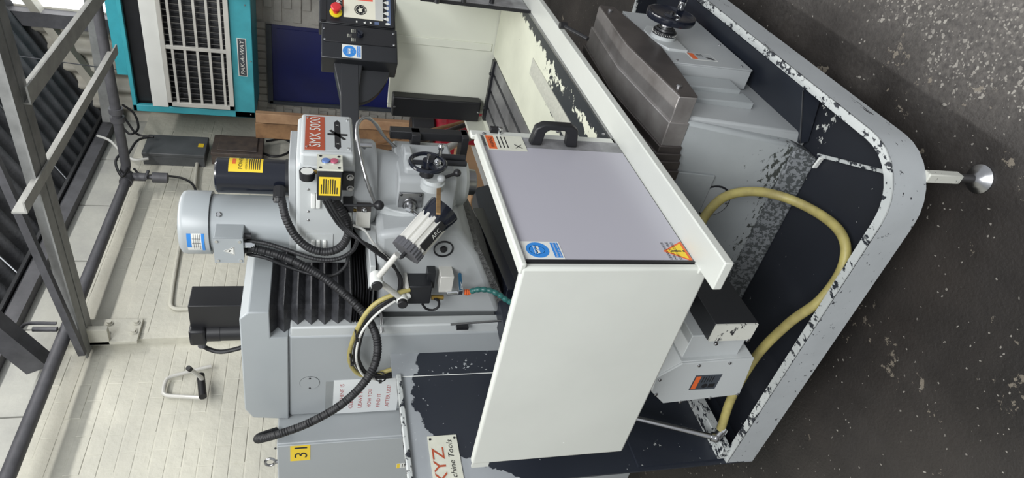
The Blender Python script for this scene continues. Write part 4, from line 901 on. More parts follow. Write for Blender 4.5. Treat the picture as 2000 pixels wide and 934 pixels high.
# terminal box on the motor
jx = 1.745; ja = PX(418, 467, 'X', jx); jb = PX(475, 513, 'X', jx)
jz0, jz1 = PX(475, 490, 'X', jx).z, PX(418, 490, 'X', jx).z
jbx = obj('terminal_box', MB('motor_grey').box((jx+.006, ja.y, jz0), (jx+.09, jb.y, jz1)), motor, bevel=.003)
jl = MB('motor_grey'); jl.box((jx, ja.y-.001, jz0-.001), (jx+.005, jb.y+.001, jz1+.001)); jm = (ja.y+jb.y)/2; Xs = V(0,-1,0)
c = V(jx, jm, (jz0+jz1)/2-.004); jl.mat('sign_white').prism([c+Xs*-.017+Z1*-.013, c+Xs*.017+Z1*-.013, c+Z1*.021], (-.0006,0,0)).mat('ink').prism([c+Xs*-.015+Z1*-.0115-X1*.0006, c+Xs*.015+Z1*-.0115-X1*.0006, c+Z1*.018-X1*.0006], (-.0003,0,0)).mat('sign_white').prism([c+Xs*-.013+Z1*-.0105-X1*.0009, c+Xs*.013+Z1*-.0105-X1*.0009, c+Z1*.0155-X1*.0009], (-.0003,0,0)).mat('ink').prism([c+Z1*.009+Xs*.002-X1*.0012, c+Z1*.0-Xs*.004-X1*.0012, c+Xs*.001-X1*.0012, c-Z1*.009-X1*.0012, c+Xs*.005+Z1*.002-X1*.0012, c+Z1*.002-X1*.0012], (-.0003,0,0))
for y in (ja.y+.009, jb.y-.009):
    for z in (jz0+.009, jz1-.009): jl.mat('chrome').disc((jx, y, z), Xs, Z1, .005, .003, 12)
obj('terminal_lid', jl, motor, bevel=0)
gl = MB('chrome'); gz = jz0; g1_ = V(jx+.04, jm, gz); gl.cyl(g1_, g1_-Z1*.032, .015, n=8).cyl(g1_-Z1*.012, g1_-Z1*.022, .018, n=6)
for s in (-1, 1): gl.mat('black_plastic').cyl(g1_+V(0, s*.030, 0), g1_+V(0, s*.030, -.022), .010, n=12)
obj('cable_gland', gl, motor)
# powered drawbar cylinder
zd0, zd1 = ZAT(572, C0, SY-.03), ZAT(421, C0, SY-.03); rd = rad(34.5, C0, SY, 1.85)
dbm = MB('black_gloss'); dbm.lathe((C0, SY, zd0-.02), Z1, [(0, rd), (zd1-zd0+.014, rd), (zd1-zd0+.02, rd-.006), (zd1-zd0+.02, 0)], 40); db = obj('drawbar_cylinder', dbm, mill, smooth=40)
yl_ = MB('yellow_label'); a0 = ang(480, 336, rd, C0, SY); a1 = ang(480, 310, rd, C0, SY)
if a1 < a0-math.pi: a1 += 2*math.pi
if a1 < a0: a0, a1 = a1, a0
zl0, zl1 = ZAT(513, C0-rd, SY), ZAT(446, C0-rd, SY); on_cyl(yl_, (C0, SY), rd, a0, a1, zl0, zl1)
hz_l = zl1-zl0; yl_.mat('orange'); on_cyl(yl_, (C0, SY), rd+.0005, a0+(a1-a0)*.45, a1-.1, zl1-hz_l*.2, zl1-hz_l*.10)
tx = MB('ink').text('POWERED', V(0,0,0), X1, Y1, 1, width=1.0); tmax = max(v.y for v in tx.v)
yl_.mat('ink'); o_ = len(yl_.v)
def wrap_text(mbw, body, aL, aR, zc, h, rr):
    tb = MB('ink').text(body, V(0,0,0), X1, Y1, 1, width=1.0)
    mbw.add([V(C0+rr*math.cos(aL+(aR-aL)*v.x), SY+rr*math.sin(aL+(aR-aL)*v.x), zc+h*v.y) for v in tb.v], tb.f)
# left to right as read from outside follows falling or rising angle, whichever moves towards the photo's right
lr = (a0, a1) if PJ((C0+rd*math.cos(a0), SY+rd*math.sin(a0), zl0))[1] > PJ((C0+rd*math.cos(a1), SY+rd*math.sin(a1), zl0))[1] else (a1, a0)
wrap_text(yl_, 'POWERED', lr[0]+(lr[1]-lr[0])*.14, lr[1]+(lr[1]-lr[0])*.4, zl0+hz_l*.60, hz_l*.17, rd+.0014)
wrap_text(yl_, 'OPERATED DRAWBAR', lr[0]+(lr[1]-lr[0])*.14, lr[1]+(lr[1]-lr[0])*.2, zl0+hz_l*.46, hz_l*.08, rd+.0014)
for k in range(6): on_cyl(yl_, (C0, SY), rd+.0006, a0+(a1-a0)*.15, a1-.05*(k % 3), zl0+hz_l*(.08+.06*k), zl0+hz_l*(.105+.06*k))
obj('drawbar_label', yl_, db, label='yellow POWERED DRAWBAR label')
obj('clamp_ring', MB('black_paint').cyl((C0, SY, zd0-.01), (C0, SY, zd0+.022), rd+.003, n=40), db)
# belt housing: rounded plan
hl = 1.755; hwd = C0-hl; zh1, zh0 = ZAT(578, hl, 1.25), ZAT(690, hl, 1.25); yf_ = 1.095; ybk = PX(620, 521, 'X', hl+.06).y
def plan(x0, x1, y0, y1, r0, r1, n=7):
    P = []
    for cx, cy, r, s in ((x0+r0, y0+r0, r0, math.pi), (x1-r0, y0+r0, r0, 1.5*math.pi), (x1-r1, y1-r1, r1, 0), (x0+r1, y1-r1, r1, .5*math.pi)):
        P += [(cx+r*math.cos(s+math.pi/2*k/n), cy+r*math.sin(s+math.pi/2*k/n)) for k in range(n+1)]
    return P
bh = obj('belt_housing', MB('pale_grey').prism([(x, y, zh0) for x, y in plan(hl, 2*C0-hl, yf_, ybk, .03, .13)], (0, 0, zh1-zh0)), mill, bevel=.012, segs=3)
obj('housing_base', MB('grey_paint').prism([(x, y, zh1) for x, y in plan(hl+.035, 2*C0-hl-.035, yf_+.03, ybk-.02, .03, .11)], (0, 0, .022)), bh, bevel=.003)
fx0, fx1 = hl+.004, 2.005; ff = 1.066; fz0, fz1 = zh0+.004, PX(590, 262, 'Y', ff).z+.004
obj('front_cover', MB('pale_grey').box((fx0, ff+.002, fz0), (fx1, yf_+.05, fz1)), bh, bevel=.010, segs=3)
npx0 = PX(640, 293, 'Y', ff).x; npx1 = PX(640, 229, 'Y', ff).x; nz1 = PX(596, 262, 'Y', ff).z; nzm = PX(634, 262, 'Y', ff).z; nz0 = PX(684, 262, 'Y', ff).z
nw = npx1-npx0; npl = MB('plate_cream'); npl.mat('red_label').rect((npx0, ff+.002, nzm), X1, Z1, nw, nz1-nzm, .002).mat('sign_white').text('SMX 5000', (npx0+nw*.06, ff-.0004, nzm+(nz1-nzm)*.22), X1, Z1, (nz1-nzm)*.82, width=nw*.90)
npl.mat('pale_grey').rect((npx0, ff+.002, nz0), X1, Z1, nw, nzm-nz0-.003, .0015)
c = V(npx0+nw*.47, ff+.0003, (nz0+nzm)/2); npl.mat('ink').obox(c, X1, Z1, Y1, (nw*.72, .018, .0006)).obox(c, V(.0,0,1), V(1,0,0), Y1, ((nzm-nz0)*.78, .012, .0006)).obox(c+V(-.002,0,0), V(.75,0,.6), V(.6,0,-.75), Y1, (.070, .010, .0006))
for a_, b_ in ((-.36, 0), (.36, 0)): npl.prism([c+V(nw*(a_*1.0),-.0004,-.010), c+V(nw*(a_*1.0),-.0004,.010), c+V(nw*a_*1.25,-.0004,0)], (0,-.0004,0))
npl.mat('sign_white')
for a_ in (-.28, .28): npl.text('X', c+V(nw*a_-.005,-.0008,-.004), X1, Z1, .012)
for x_ in (npx0+.012, npx1-.012):
    for z_ in (nz1-.006, nz0+.008): npl.mat('chrome').disc((x_, ff, z_), X1, Z1, .004, .003, 10)
obj('name_plate', npl, bh, label='name plate with SMX 5000 on an orange-red band')
lp = lambda x, y: PX(x, y, 'X', hl)
for (x_, y_) in ((602, 370), (602, 413), (602, 430)): screw(bh, lp(x_, y_), (-1,0,0), .004)
q0 = lp(599, 456); q1 = lp(650, 490); obj('vent_plate', MB('pale_grey').box((hl-.003, q0.y, q1.z), (hl+.002, q1.y, q0.z)), bh, bevel=.001)
for x_ in (612, 622, 634): a_ = lp(x_, 467); b_ = lp(x_, 484); obj('louvre', MB('white_paint').box((hl-.010, a_.y, a_.z-.006), (hl+.002, b_.y, a_.z+.006)), bh, bevel=.003)
for x_ in (612, 622): a_ = lp(x_, 377); b_ = lp(x_, 405); obj('louvre', MB('white_paint').box((hl-.010, a_.y, a_.z-.007), (hl+.002, b_.y, a_.z+.007)), bh, bevel=.003)
# push-button station on the side of the housing
bx = 1.67; b0 = PX(620, 333, 'X', bx); b1 = PX(668, 393, 'X', bx); bz0, bz1 = PX(668, 360, 'X', bx).z, PX(619, 360, 'X', bx).z
st_ = obj('button_station', MB('black_paint').box((bx, b0.y, bz0), (hl+.002, b1.y, bz1)), mill, bevel=.003)
fpn = MB('plate_cream'); fpn.box((bx-.001, b0.y-.005, bz0-.001), (hl-.004, b0.y, bz1+.001)); xm = (bx+hl)/2-.002
for z_, m_ in ((bz0+(bz1-bz0)*.66, 'blue_btn'), (bz0+(bz1-bz0)*.32, 'pink_btn')): fpn.mat('chrome').lathe((xm, b0.y-.005, z_), (0,-1,0), [(0, .0135), (.003, .0135)], 20).mat(m_).lathe((xm, b0.y-.005, z_), (0,-1,0), [(0, .011), (.007, .011), (.008, 0)], 20)
for x_ in (bx+.009, hl-.014):
    for z_ in (bz0+.009, bz1-.009): fpn.mat('ink').disc((x_, b0.y-.005, z_), X1, Z1, .0045, .001, 12)
obj('button_plate', fpn, st_)
yl2 = MB('yellow_label'); ya_, yb2 = PX(640, 346, 'X', bx).y, PX(640, 382, 'X', bx).y; za_, zb2_ = PX(665, 360, 'X', bx).z, PX(623, 360, 'X', bx).z
yl2.rect((bx, yb2, za_), V(0,-1,0), Z1, yb2-ya_, zb2_-za_, .0008).mat('ink')
for k in range(8): w2 = (yb2-ya_)*[.5, .8, .8, .75, .8, .8, .75, .35][k]; yl2.rect((bx-.0008, yb2-(yb2-ya_)*.1, zb2_-(zb2_-za_)*(.14+.105*k)), V(0,-1,0), Z1, w2, .003, .0003)
obj('instruction_label', yl2, st_)
bp_ = MB('black_plastic'); p0 = PX(669, 338, 'X', hl-.012); p1 = PX(691, 373, 'X', hl-.012); bp_.box((hl-.012, p0.y, p1.z), (hl, p1.y, p0.z)); obj('station_bracket', bp_, st_, bevel=.002)
for y_ in (346, 368): c = PX(684, y_, 'X', hl-.012); obj('washer', MB('steel').lathe(c, (-1,0,0), [(0, .011), (.002, .011), (.002, .007), (.008, .006), (.008, 0)], 18), st_)
obj('conduit_block', MB('black_plastic').box((hl-.05, PX(660, 383, 'X', hl).y, PX(690, 383, 'X', hl).z), (hl+.01, PX(660, 397, 'X', hl).y, PX(669, 383, 'X', hl).z)), st_, bevel=.003)
c = PX(600, 336, 'X', 1.735); gg = MB('black_plastic'); gg.lathe(c, (0,-1,0), [(-.022, .022), (.0, .023), (.003, .023), (.003, .019)], 28).mat('sign_white').lathe(c, (0,-1,0), [(.002, .0185), (.0036, .0185)], 28).mat('brass').cyl(c+V(0, .0, -.02), c+V(.01, .0, -.038), .006); gau = obj('pressure_gauge', gg, mill)
# collar, neck and main body of the head
zk1, zk0 = zh0, ZAT(735, C0-.14, SY); obj('head_collar', MB('grey_paint').lathe((C0, SY+.01, zk0), Z1, [(0, .138), (.012, .146), (zk1-zk0-.01, .146), (zk1-zk0, .143)], 56), mill, smooth=40)
zn0 = ZAT(779, C0-.12, SY); obj('head_neck', MB('grey_paint').lathe((C0, SY+.02, zn0-.02), Z1, [(0, .112), (.02, .116), (zk0-zn0+.012, .126), (zk0-zn0+.02, .128)], 48), mill, smooth=40)
hx0 = 1.775; yF = PX(820, 350, 'X', hx0).y; yK = PX(820, 441, 'X', hx0).y; zh_1, zh_0 = ZAT(776, hx0, yF+.06), ZAT(890, hx0, yF+.06)
hb = obj('head_body', MB('grey_paint').prism([(x, y, zh_0) for x, y in plan(hx0, 2*C0-hx0, yF, yK+.04, .022, .02, 4)], (0, 0, zh_1-zh_0)), mill, bevel=.006)
obj('head_web', MB('grey_paint').box((hx0+.01, yK-.05, zh_0+.02), (2*C0-hx0-.01, 1.36, zk0)), hb, bevel=.01)
zq0, zq1 = ZAT(914, C0-.07, SY), ZAT(862, C0-.07, SY); rq = .082
obj('quill_boss', MB('pale_grey').lathe((C0, SY-.01, zq0), Z1, [(0, rq-.012), (.012, rq), (zq1-zq0+.05, rq+.004)], 40), mill, smooth=40)
obj('spindle_nose', MB('steel').lathe((C0, SY-.01, zq0-.035), Z1, [(0, .034), (.004, .044), (.03, .046), (.036, .056), (.05, .056)], 32), mill)
fb = MB('grey_paint'); fb.box((hx0+.03, yF-.022, zh_0+.005), (C0+.06, yF+.02, zh_1-.02)); obj('front_block', fb, hb, bevel=.010)
obj('side_lug', MB('grey_paint').box((C0-.045, yF-.045, ZAT(801, C0, yF)), (C0+.005, yF+.01, ZAT(785, C0, yF))), hb, bevel=.006)
# lever plate on the side
lpx = hx0; p0 = PX(777, 374, 'X', lpx); p1 = PX(823, 421, 'X', lpx); pz0, pz1 = PX(823, 398, 'X', lpx).z, PX(777, 398, 'X', lpx).z
cp = obj('lever_plate', MB('steel').box((lpx-.008, p0.y, pz0), (lpx, p1.y, pz1)), mill, bevel=.002)
c = V(lpx-.008, (p0.y+p1.y)/2, (pz0+pz1)/2); ld = MB('steel'); ld.lathe(c, (-1,0,0), [(0, .024), (.005, .024), (.006, .017), (.022, .016), (.03, .010), (.031, 0)], 28).mat('ink').torus(c-X1*.004, (1,0,0), .0225, .0018).mat('chrome').tube([c+V(-.022, 0, .014), c+V(-.03, 0, 0), c+V(-.035, .016, -.026)], .007); obj('speed_lever', ld, cp)
obj('lever_grip', MB('black_plastic').cyl(c+V(-.035, .016, -.026), c+V(-.038, .022, -.044), .010, .012), cp, bevel=.002)
for y_ in (p0.y+.007, p1.y-.007):
    for z_ in (pz0+.007, pz1-.007): screw(cp, (lpx-.008, y_, z_), (-1,0,0), .0045, 'black_paint')
# feed handwheel and quill lever at the front
wc = PX(836, 318, 'Y', yF-.10); wr_ = .053; wh = MB('black_gloss'); wh.torus(wc, Y1, wr_, .0065, 40, 10).cyl(wc+V(0,.014,0), wc+V(0,-.01,0), .017)
for k in range(3): an = R(90+120*k); d_ = V(math.cos(an), 0, math.sin(an)); wh.obox(wc+d_*wr_*.55, d_, V(-d_.z, 0, d_.x), Y1, (wr_*.9, .017, .007))
fwh = obj('feed_handwheel', wh, mill)
obj('wheel_nut', MB('steel').cyl(wc+V(0,-.01,0), wc+V(0,-.028,0), .006), fwh)
c2 = wc+V(.034, -.006, -.040); obj('crank_handle', MB('chrome').lathe(c2, (0,-1,0), [(0, .006), (.02, .006), (.024, .009), (.034, .010), (.04, .006), (.041, 0)], 16), fwh)
bo = PX(846, 350, 'Y', yF-.03); qb = MB('pale_grey'); qb.lathe(bo+V(0,.03,0), (0,-1,0), [(0, .038), (.022, .038), (.024, .033), (.034, .030), (.035, 0)], 32).mat('black_plastic').lathe(wc+V(0,.014,0), (0,1,0), [(0, .019), (.03, .022)], 20); fbx = obj('feed_box', qb, mill, smooth=40)
l0 = PX(862, 349, 'Y', yF-.06); l1 = PX(893, 338, 'Y', yF-.07); obj('clutch_lever', MB('grey_paint').ball(l0, .013).mat('black_plastic').cyl(l0, l1, .005).ball(l1, .0125), fbx)
s0 = PX(857, 358, 'X', hx0-.03); s1 = PX(856, 418, 'X', 1.505); sp_ = MB('black_paint'); d_ = (s1-s0).normalized(); sp_.cyl(s0-d_*.03, s0+d_*.01, .013)
fl_ = obj('quill_lever', sp_, mill)
obj('wooden_lever', MB('strap_wood').bar(s0, s1, .006, .013), fl_, bevel=.001)
# black depth-stop bar on the far side of the head
q0 = PX(762, 266, 'Y', yF-.03); q1 = PX(914, 280, 'Y', yF-.03); ds = MB('black_plastic'); ds.box((q0.x, yF-.05, q1.z), (q0.x+.035, yF-.02, q0.z)).box((q0.x-.02, yF-.05, q1.z-.002), (q0.x+.04, yF+.06, q1.z+.022)).box((q0.x-.02, yF-.05, q0.z-.10), (q0.x+.03, yF+.06, q0.z-.07)); dsb = obj('depth_stop_bar', ds, mill, bevel=.002)
r0 = PX(862, 318, 'Y', yF-.06); r1 = PX(910, 318, 'Y', yF-.06); obj('stop_rod', MB('black_paint').cyl(r0, V(r0.x, r0.y, r1.z), .009).cyl(V(r0.x+.03, r0.y, r0.z+.01), V(r0.x+.03, r0.y, r1.z), .013).mat('chrome').ball(r0+V(.0,0,.012), .014).cyl(r0+V(0,-.0,.012), r0+V(0,0,-.03), .007), dsb)
# lubrication line: silver flexible hose over the front of the head
ch_ = [(733, 398, hx0-.03), (716, 352, hx0-.03), (703, 300, 1.80), (697, 255, 1.86), (703, 236, 1.90), (718, 230, 1.93), (734, 243, 1.95), (750, 266, 1.96), (768, 284, 1.97), (780, 296, 1.97)]
solo('flexible_hose', MB('silver_hose').tube([PX(x, y, 'X', xx) for x, y, xx in ch_], .006, n=10, step=.006, rfun=lambda L: .006+.0008*math.sin(L*900)), 'silver flexible hose arched over the front of the mill head', 'hose', PX(703, 236, 'X', 1.9))
c = PX(712, 288, 'X', 1.80); obj('oil_nipple', MB('steel').cyl(c, c+V(-.02,-.02,0), .006).cyl(c+V(-.02,-.02,.015), c+V(-.02,-.02,-.02), .007), mill)
# black ball lever and solenoid below the housing
a_ = PX(668, 401, 'X', hl-.05); b_ = PX(735, 401, 'X', hl-.05); lv = MB('black_plastic'); lv.cyl(a_, b_, .005).ball(b_+V(0,0,-.008), .016); obj('brake_lever', lv, mill)
a_ = PX(697, 413, 'X', hl-.02); b_ = PX(722, 446, 'X', hl-.02); so = MB('alu'); so.box((hl-.02, a_.y, b_.z), (hl+.03, b_.y, a_.z)).mat('black_plastic').box((hl-.024, b_.y, b_.z-.003), (hl+.034, b_.y+.006, a_.z+.003)).mat('dark_steel').box((hl-.022, a_.y-.02, b_.z), (hl+.03, a_.y, a_.z)).mat('chrome').ball((hl-.022, a_.y-.008, (a_.z+b_.z)/2), .009); sol = obj('solenoid_valve', so, mill, bevel=.001)
for z_ in (.25, .75): obj('port', MB('brass').cyl((hl, a_.y+.01, a_.z), (hl, a_.y+.01, a_.z+.018), .006), sol)

# ================================================================== hoses and cables on the machine
def corr(pitch, r, amp): return lambda L: r+amp*math.copysign(abs(math.sin(math.pi*L/pitch))**.6, 1)-amp*.6
def hose(name, pts, r, label, cat='hose', corrugated=True, m='rubber', group=None, clamp=None):
    P = [PX(x, y, 'X', xx) for x, y, xx in pts]
    mb = MB(m).tube(P, r, n=12, step=.0022 if corrugated else .012, rfun=corr(.0085, r, r*.22) if corrugated else None)
    return solo(name, mb, label, cat, P[0], group, smooth=60)
hose('corrugated_hose', [(484, 484, 1.785), (500, 487, 1.78), (540, 497, 1.76), (590, 518, 1.72), (640, 548, 1.68), (690, 590, 1.62), (722, 628, 1.57), (737, 668, 1.52), (732, 712, 1.47), (705, 755, 1.44), (660, 795, 1.42), (600, 828, 1.41), (545, 848, 1.41), (512, 857, 1.43), (503, 858, 1.46), (510, 852, 1.52), (540, 842, 1.56)], .0128, 'thick black corrugated hose sweeping from the motor to the electrical cabinet')
hose('corrugated_hose', [(548, 382, 1.80), (552, 400, 1.775), (560, 430, 1.745), (578, 462, 1.72), (605, 485, 1.70), (640, 492, 1.69), (668, 480, 1.69), (681, 452, 1.69), (676, 425, 1.695), (660, 400, 1.70), (650, 388, 1.70)], .0125, 'black corrugated hose looping below the drawbar to the push-button station')
g = PX(545, 381, 'X', 1.80); solo('hose_gland', MB('black_plastic').cyl(g+V(.03, -.005, .0), g+V(-.012, .01, 0), .019, n=10).cyl(g+V(-.008, .006, 0), g+V(-.018, .016, 0), .016, n=12), 'black screwed hose gland at the foot of the drawbar cylinder', 'gland', g, bevel=.001)
hose('cable', [(482, 470, 1.785), (520, 476, 1.77), (560, 488, 1.75), (605, 503, 1.72), (640, 508, 1.71), (668, 503, 1.71), (690, 488, 1.72), (700, 465, 1.73)], .0068, 'thin ribbed black hose above the thick one, motor to housing', corrugated=True)
hose('cable', [(482, 496, 1.785), (520, 504, 1.77), (560, 520, 1.76), (610, 536, 1.74), (650, 538, 1.72), (675, 520, 1.72), (680, 500, 1.73)], .006, 'smooth black cable below the thick hose at the motor', 'cable', False)
for k in range(3):
    hose('cable', [(632+6*k, 392, 1.69-.012*k), (648+6*k, 420, 1.685-.012*k), (668+5*k, 446, 1.68-.012*k), (700+3*k, 468+2*k, 1.655-.012*k), (730, 484+3*k, 1.65-.012*k), (762, 508+3*k, 1.65-.012*k), (780+2*k, 545, 1.65-.012*k), (776+2*k, 575, 1.65-.012*k), (765, 590, 1.62-.012*k)], .0048, ['first black cable of the bundle below the button station, against the carriage', 'black cable between the two others of the bundle below the button station', 'black cable standing out furthest from the carriage in the button station bundle'][k], 'cable', False, group='cables running down to the carriage')
hose('cable', [(690, 440, 1.72), (712, 450, 1.70), (726, 470, 1.67), (740, 488, 1.65), (764, 512, 1.632)], .004, 'thin white cable beside the black bundle by the solenoid valve', 'cable', False, 'white_cable')
yh = [(800, 566, 1.60), (770, 575, 1.585), (735, 592, 1.575), (712, 617, 1.565), (694, 652, 1.565), (683, 688, 1.57), (686, 714, 1.575), (704, 732, 1.58), (735, 731, 1.585), (775, 718, 1.59), (800, 712, 1.6)]
hose('air_line', yh, .0078, 'dirty yellow air line looped against the side of the column', 'hose', False, 'yellow_hose')
for k in range(3):
    hose('cable', [(790, 572+k, 1.60), (752, 590+3*k, 1.575), (722, 612+4*k, 1.565), (703+3*k, 648, 1.56), (692+4*k, 688, 1.56), (695+4*k, 712-2*k, 1.565), (712+2*k, 732-2*k, 1.57), (740, 738-3*k, 1.58), (776, 735-3*k, 1.59)], .0052, ['outermost black cable of the loop beside the yellow air line', 'middle black cable of the loop on the column', 'innermost black cable of the loop on the column'][k], 'cable', False, group='cables looped on the column')
hose('cable', [(772, 588, 1.58), (745, 606, 1.56), (722, 628, 1.55), (704, 655, 1.545), (696, 690, 1.545), (699, 715, 1.55), (712, 735, 1.555), (735, 742, 1.57)], .0042, 'white cable in the loop against the side of the column', 'cable', False, 'white_cable')
for kq, q in enumerate(((697, 655), (687, 702), (742, 736))):
    c = PX(*q, 'X', 1.555); solo('cable_tie', MB('black_plastic').torus(c, (0,.3,1) if q[0] < 740 else (0,1,.2), .021, .0028, 20, 6).box(c+V(-.026,-.006,-.005), c+V(-.018,.006,.005)), ['upper cable tie around the looped cables on the column', 'cable tie halfway down the looped cables, under the thick hose', 'lowest cable tie on the looped cables, by the splash sheet'][kq], 'cable tie', c, 'cable ties on the looped cables')
for k in range(2): hose('copper_line', [(741+3*k, 608, 1.655), (744+3*k, 625, 1.64), (744+2*k, 650, 1.612)], .003, ['thin grey oil line bent over the column edge, beside the carriage corner', 'second thin oil line, just below the other on the column edge'][k], 'pipe', False, 'silver_hose', group='oil lines on the column')

# ================================================================== work lamp
lX = 1.60
lamp = thing('work_lamp', 'ribbed white machine work lamp with a black knurled end on a jointed arm', 'lamp', PX(785, 583, 'X', 1.60))
L0 = PX(797, 488, 'X', lX-.06); L1 = PX(842, 437, 'X', lX+.0); ld = (L1-L0).normalized(); LR = rad(31, *L0)
ax = ld; xx = ax.orthogonal().normalized(); yy = ax.cross(xx); n = 72; prof = []
for k in range(n):
    a = 2*math.pi*k/n; r = LR*(1.0 if (k//3) % 2 else .88); prof.append(L0+ax*.012+(xx*math.cos(a)+yy*math.sin(a))*r)
sh = obj('ribbed_body', MB('alu').prism(prof, ax*((L1-L0).length)), lamp, smooth=20)
kn = []
for k in range(96):
    a = 2*math.pi*k/96; r = LR*(1.04 if k % 4 < 2 else .99)*(1.03 if k % 16 < 2 else 1); kn.append(L0-ax*.012+(xx*math.cos(a)+yy*math.sin(a))*r)
obj('knurled_cap', MB('iron').prism(kn, ax*.026), lamp, smooth=20)
obj('wing_screw', MB('black_plastic').cyl(L0-ax*.012, L0-ax*.03, .006).obox(L0-ax*.03, xx, yy, ax, (.02, .006, .012)), lamp)
e_ = L1+ax*.012; obj('reflector', MB('black_gloss').lathe(e_, ax, [(-.012, LR*.9), (.0, LR*1.0), (.03, LR*1.08), (.05, LR*1.10), (.05, LR*1.0), (.02, LR*.6)], 40), lamp, smooth=40)
# black strip with white lettering along the lamp body, on the side towards the aisle
mid = (L0+L1)/2; out = (CAM-mid); out = (out-ax*out.dot(ax)).normalized(); tX = ax; tY = out.cross(tX).normalized(); off = (out*.80+tY*-.60).normalized()
sN = off; sY = sN.cross(tX).normalized()
o_ = mid+sN*LR*1.0
lb = MB('black_plastic').obox(o_+ax*.018, tX, sY, sN, ((L1-L0).length*.92, .026, .006)); lb.mat('sign_white').text('ARC', o_+ax*.012+sN*.0032-sY*.007, tX, sY, .020, width=.034); obj('name_strip', lb, lamp, label='black strip lettered ARC')
J0 = L0+ax*.03-out*.02; J1 = PX(735, 546, 'X', lX-.03); J2 = PX(785, 584, 'X', 1.585)
obj('upper_arm', MB('alu').cyl(PX(776, 497, 'X', lX-.05), J1, .0095), lamp)
obj('elbow_joint', MB('white_paint').cyl(J1+V(.022,.0,.0), J1-V(.026,0,0), .020, n=28).mat('black_plastic').cyl(J1-V(.026,0,0), J1-V(.034,0,0), .017, n=18), lamp, bevel=.002)
obj('lower_arm', MB('alu').cyl(J1, J2, .0095), lamp)
obj('base_joint', MB('white_paint').cyl(J2+V(.018,0,0), J2-V(.014,0,0), .018, n=24).mat('black_plastic').cyl(J2-V(.014,0,0), J2-V(.030,0,0), .016, n=18).mat('white_paint').cyl(J2, PX(800, 577, 'X', 1.60), .010), lamp, bevel=.002)

# ================================================================== coolant misting unit on the carriage
mx = 1.60; U = lambda x, y, xx=mx: PX(x, y, 'X', xx)
mist = thing('coolant_mister', 'black magnetic-based coolant mister with a blue valve lever', 'coolant mister', U(820, 590))
a_ = U(796, 560); b_ = U(842, 594); obj('magnet_base', MB('black_paint').box((mx, a_.y, U(842, 577).z), (cxl+.005, b_.y, U(796, 577).z)), mist, bevel=.004)
obj('end_plate', MB('alu').box((mx-.003, a_.y-.003, U(796, 577).z), (cxl+.004, b_.y-.01, U(793, 577).z+.003)), mist)
obj('back_plate', MB('black_paint').box((mx+.03, U(840, 545).y, U(852, 560).z), (cxl+.01, U(840, 575).y, U(836, 560).z)), mist, bevel=.001)
obj('manifold', MB('alu').box((mx+.012, U(870, 546).y, U(886, 560).z), (cxl+.005, U(870, 576).y, U(860, 560).z)), mist, bevel=.002)
obj('brass_fitting', MB('brass').cyl(U(842, 581, mx+.02), U(866, 581, mx+.02), .008, n=12), mist)
obj('air_tube', MB('rubber').tube([U(825, 594), U(832, 603), U(845, 606), U(856, 600), U(857, 588), U(848, 584)], .0042), mist)
obj('valve_body', MB('chrome').cyl(U(872, 573, mx+.01), U(897, 572, mx+.01), .008, n=8).box(U(894, 578, mx)+V(0,-.004,0), U(905, 566, mx)+V(.02,.006,0)), mist, bevel=.001)
h0_, h1_ = U(900, 566, mx-.006), U(898, 536, mx-.010); lvr = MB('blue_handle'); d_ = (h1_-h0_).normalized(); lvr.obox((h0_+h1_)/2, d_, X1, d_.cross(X1), ((h1_-h0_).length, .003, .011)); lvr.cyl(h1_-V(.0015,0,0), h1_+V(.0015,0,0), .0056, n=14)
lvr.mat('sign_white').text('ESWC', h0_-d_.cross(X1)*.003+V(-.0020,0,-.003)+d_*.004, d_, V(0,0,1), .009, width=.034); obj('valve_lever', lvr, mist, label='blue lever lettered ESWC')
oc = MB('orange'); 
for k in range(3): oc.cyl(U(907+4*k, 571, mx+.01), U(910+4*k, 571, mx+.01), .0095+.001*(k % 2), n=16)
obj('orange_connector', oc, mist)
lp_ = [U(918, 570, mx+.01), U(932, 566, mx+.005), U(948, 566, mx), U(964, 570, mx-.01), U(978, 578, mx-.02), U(992, 588, mx-.03), U(1010, 596, mx-.04)]
obj('segment_hose', MB('teal_hose').tube(lp_, .009, n=14, step=.003, rfun=lambda L: .0075+.0025*abs(math.sin(math.pi*L/.02))), mist)

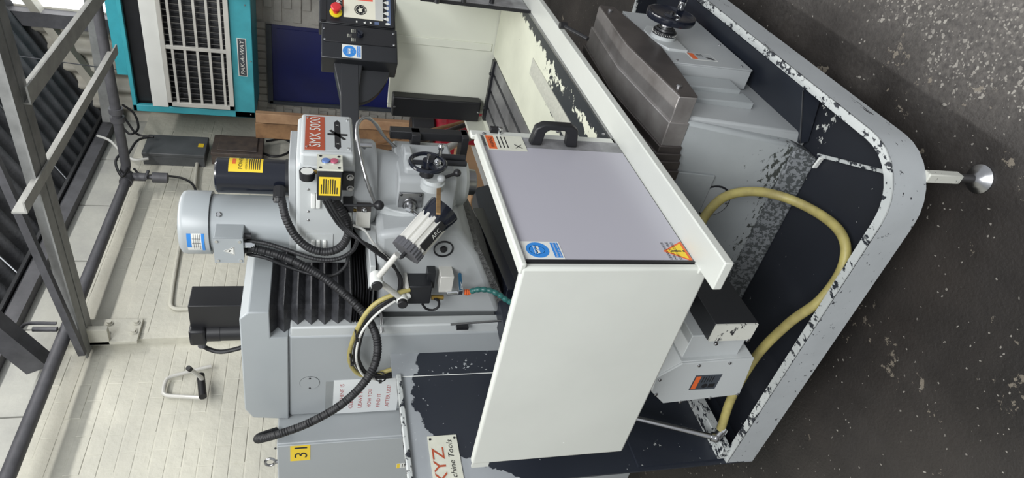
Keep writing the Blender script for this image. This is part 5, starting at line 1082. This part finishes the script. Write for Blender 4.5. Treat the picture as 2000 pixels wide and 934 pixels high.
# ================================================================== electrical cabinet behind the column
cxa, cya, cza = 1.507, 2.12, 1.765
cab = thing('electrical_cabinet', 'grey electrical cabinet numbered 31 behind the machine column', 'cabinet', (1.9, 2.4, .25))
obj('body', MB('cab_grey').box((cxa, cya, .25), (2.35, 2.72, cza)), cab, bevel=.004)
zlow = PX(797, 900, 'X', cxa).z; obj('door', MB('cab_grey').box((cxa-.006, cya+.006, zlow-.5), (cxa+.004, 2.70, cza-.002)), cab, bevel=.002)
n0 = PX(606, 898, 'X', cxa-.006); n1 = PX(567, 872, 'X', cxa-.006); zz0 = PX(606, 885, 'X', cxa-.006).z; zz1 = PX(567, 885, 'X', cxa-.006).z
nl = MB('yellow_label'); wd = n0.y-n1.y; nl.rect((cxa-.006, n0.y, zz0), V(0,-1,0), Z1, wd, zz1-zz0, .001).mat('ink').text('31', (cxa-.007, n0.y-wd*.14, zz0+(zz1-zz0)*.16), V(0,-1,0), Z1, (zz1-zz0)*.92, width=wd*.7); obj('number_sticker', nl, cab, label='yellow sticker numbered 31')
c = PX(790, 906, 'X', cxa-.006); wl = MB('yellow_label'); zt9 = PX(775, 905, 'X', cxa-.006).z; wl.mat('sign_white').rect((cxa-.006, PX(785, 911, 'X', cxa).y, zt9-.05), V(0,-1,0), Z1, .03, .05, .0008).mat('yellow_label').rect((cxa-.0068, PX(785, 911, 'X', cxa).y, zt9-.013), V(0,-1,0), Z1, .03, .012, .0004).mat('ink')
for k in range(3): wl.rect((cxa-.0068, PX(785, 911, 'X', cxa).y-.004, zt9-.024-.008*k), V(0,-1,0), Z1, .022, .003, .0004)
obj('warning_label', wl, cab)
c = V(cxa+.05, PX(526, 903, 'X', cxa+.05).y, cza+.03); obj('lifting_eye', MB('steel').torus(c, (1,.2,0), .017, .005, 28, 10).cyl(c-Z1*.02, c-Z1*.035, .008), cab)
screw(cab, PX(538, 876, 'X', cxa), (-1,0,0), .004, 'black_paint')
# laminated paper sign on the side of the column
sg = thing('paper_sign', 'laminated white paper sign with red lettering taped to the column', 'sign', PX(770, 770, 'X', xl))
sy0 = PX(700, 806, 'X', xl-.003).y; sy1 = PX(700, 742, 'X', xl-.003).y; sz1 = PX(651, 772, 'X', xl-.003).z; sz0 = PX(778, 772, 'X', xl-.003).z
wS, hS = sy0-sy1, sz1-sz0; ps = MB('paper'); ps.rect((xl-.0005, sy0, sz0), V(0,-1,0), Z1, wS, hS, .002).mat('red_ink')
for k, tl in enumerate(('MACHINE IS', 'CLEAN', 'LEAVE IT', 'HOW YOU', 'FIND IT', 'AFTER USE!')):
    ps.text(tl, (xl-.0026, sy0-wS*.14, sz1-hS*(.155+.142*k)), V(0,-1,0), Z1, hS*.085, width=wS*[.74, .42, .56, .56, .40, .66][k])
obj('sheet', ps, sg)
obj('plastic_pocket', MB('film').rect((xl-.0002, sy0+.012, sz1), V(0,-1,0), Z1, wS+.006, .028, .0012), sg)
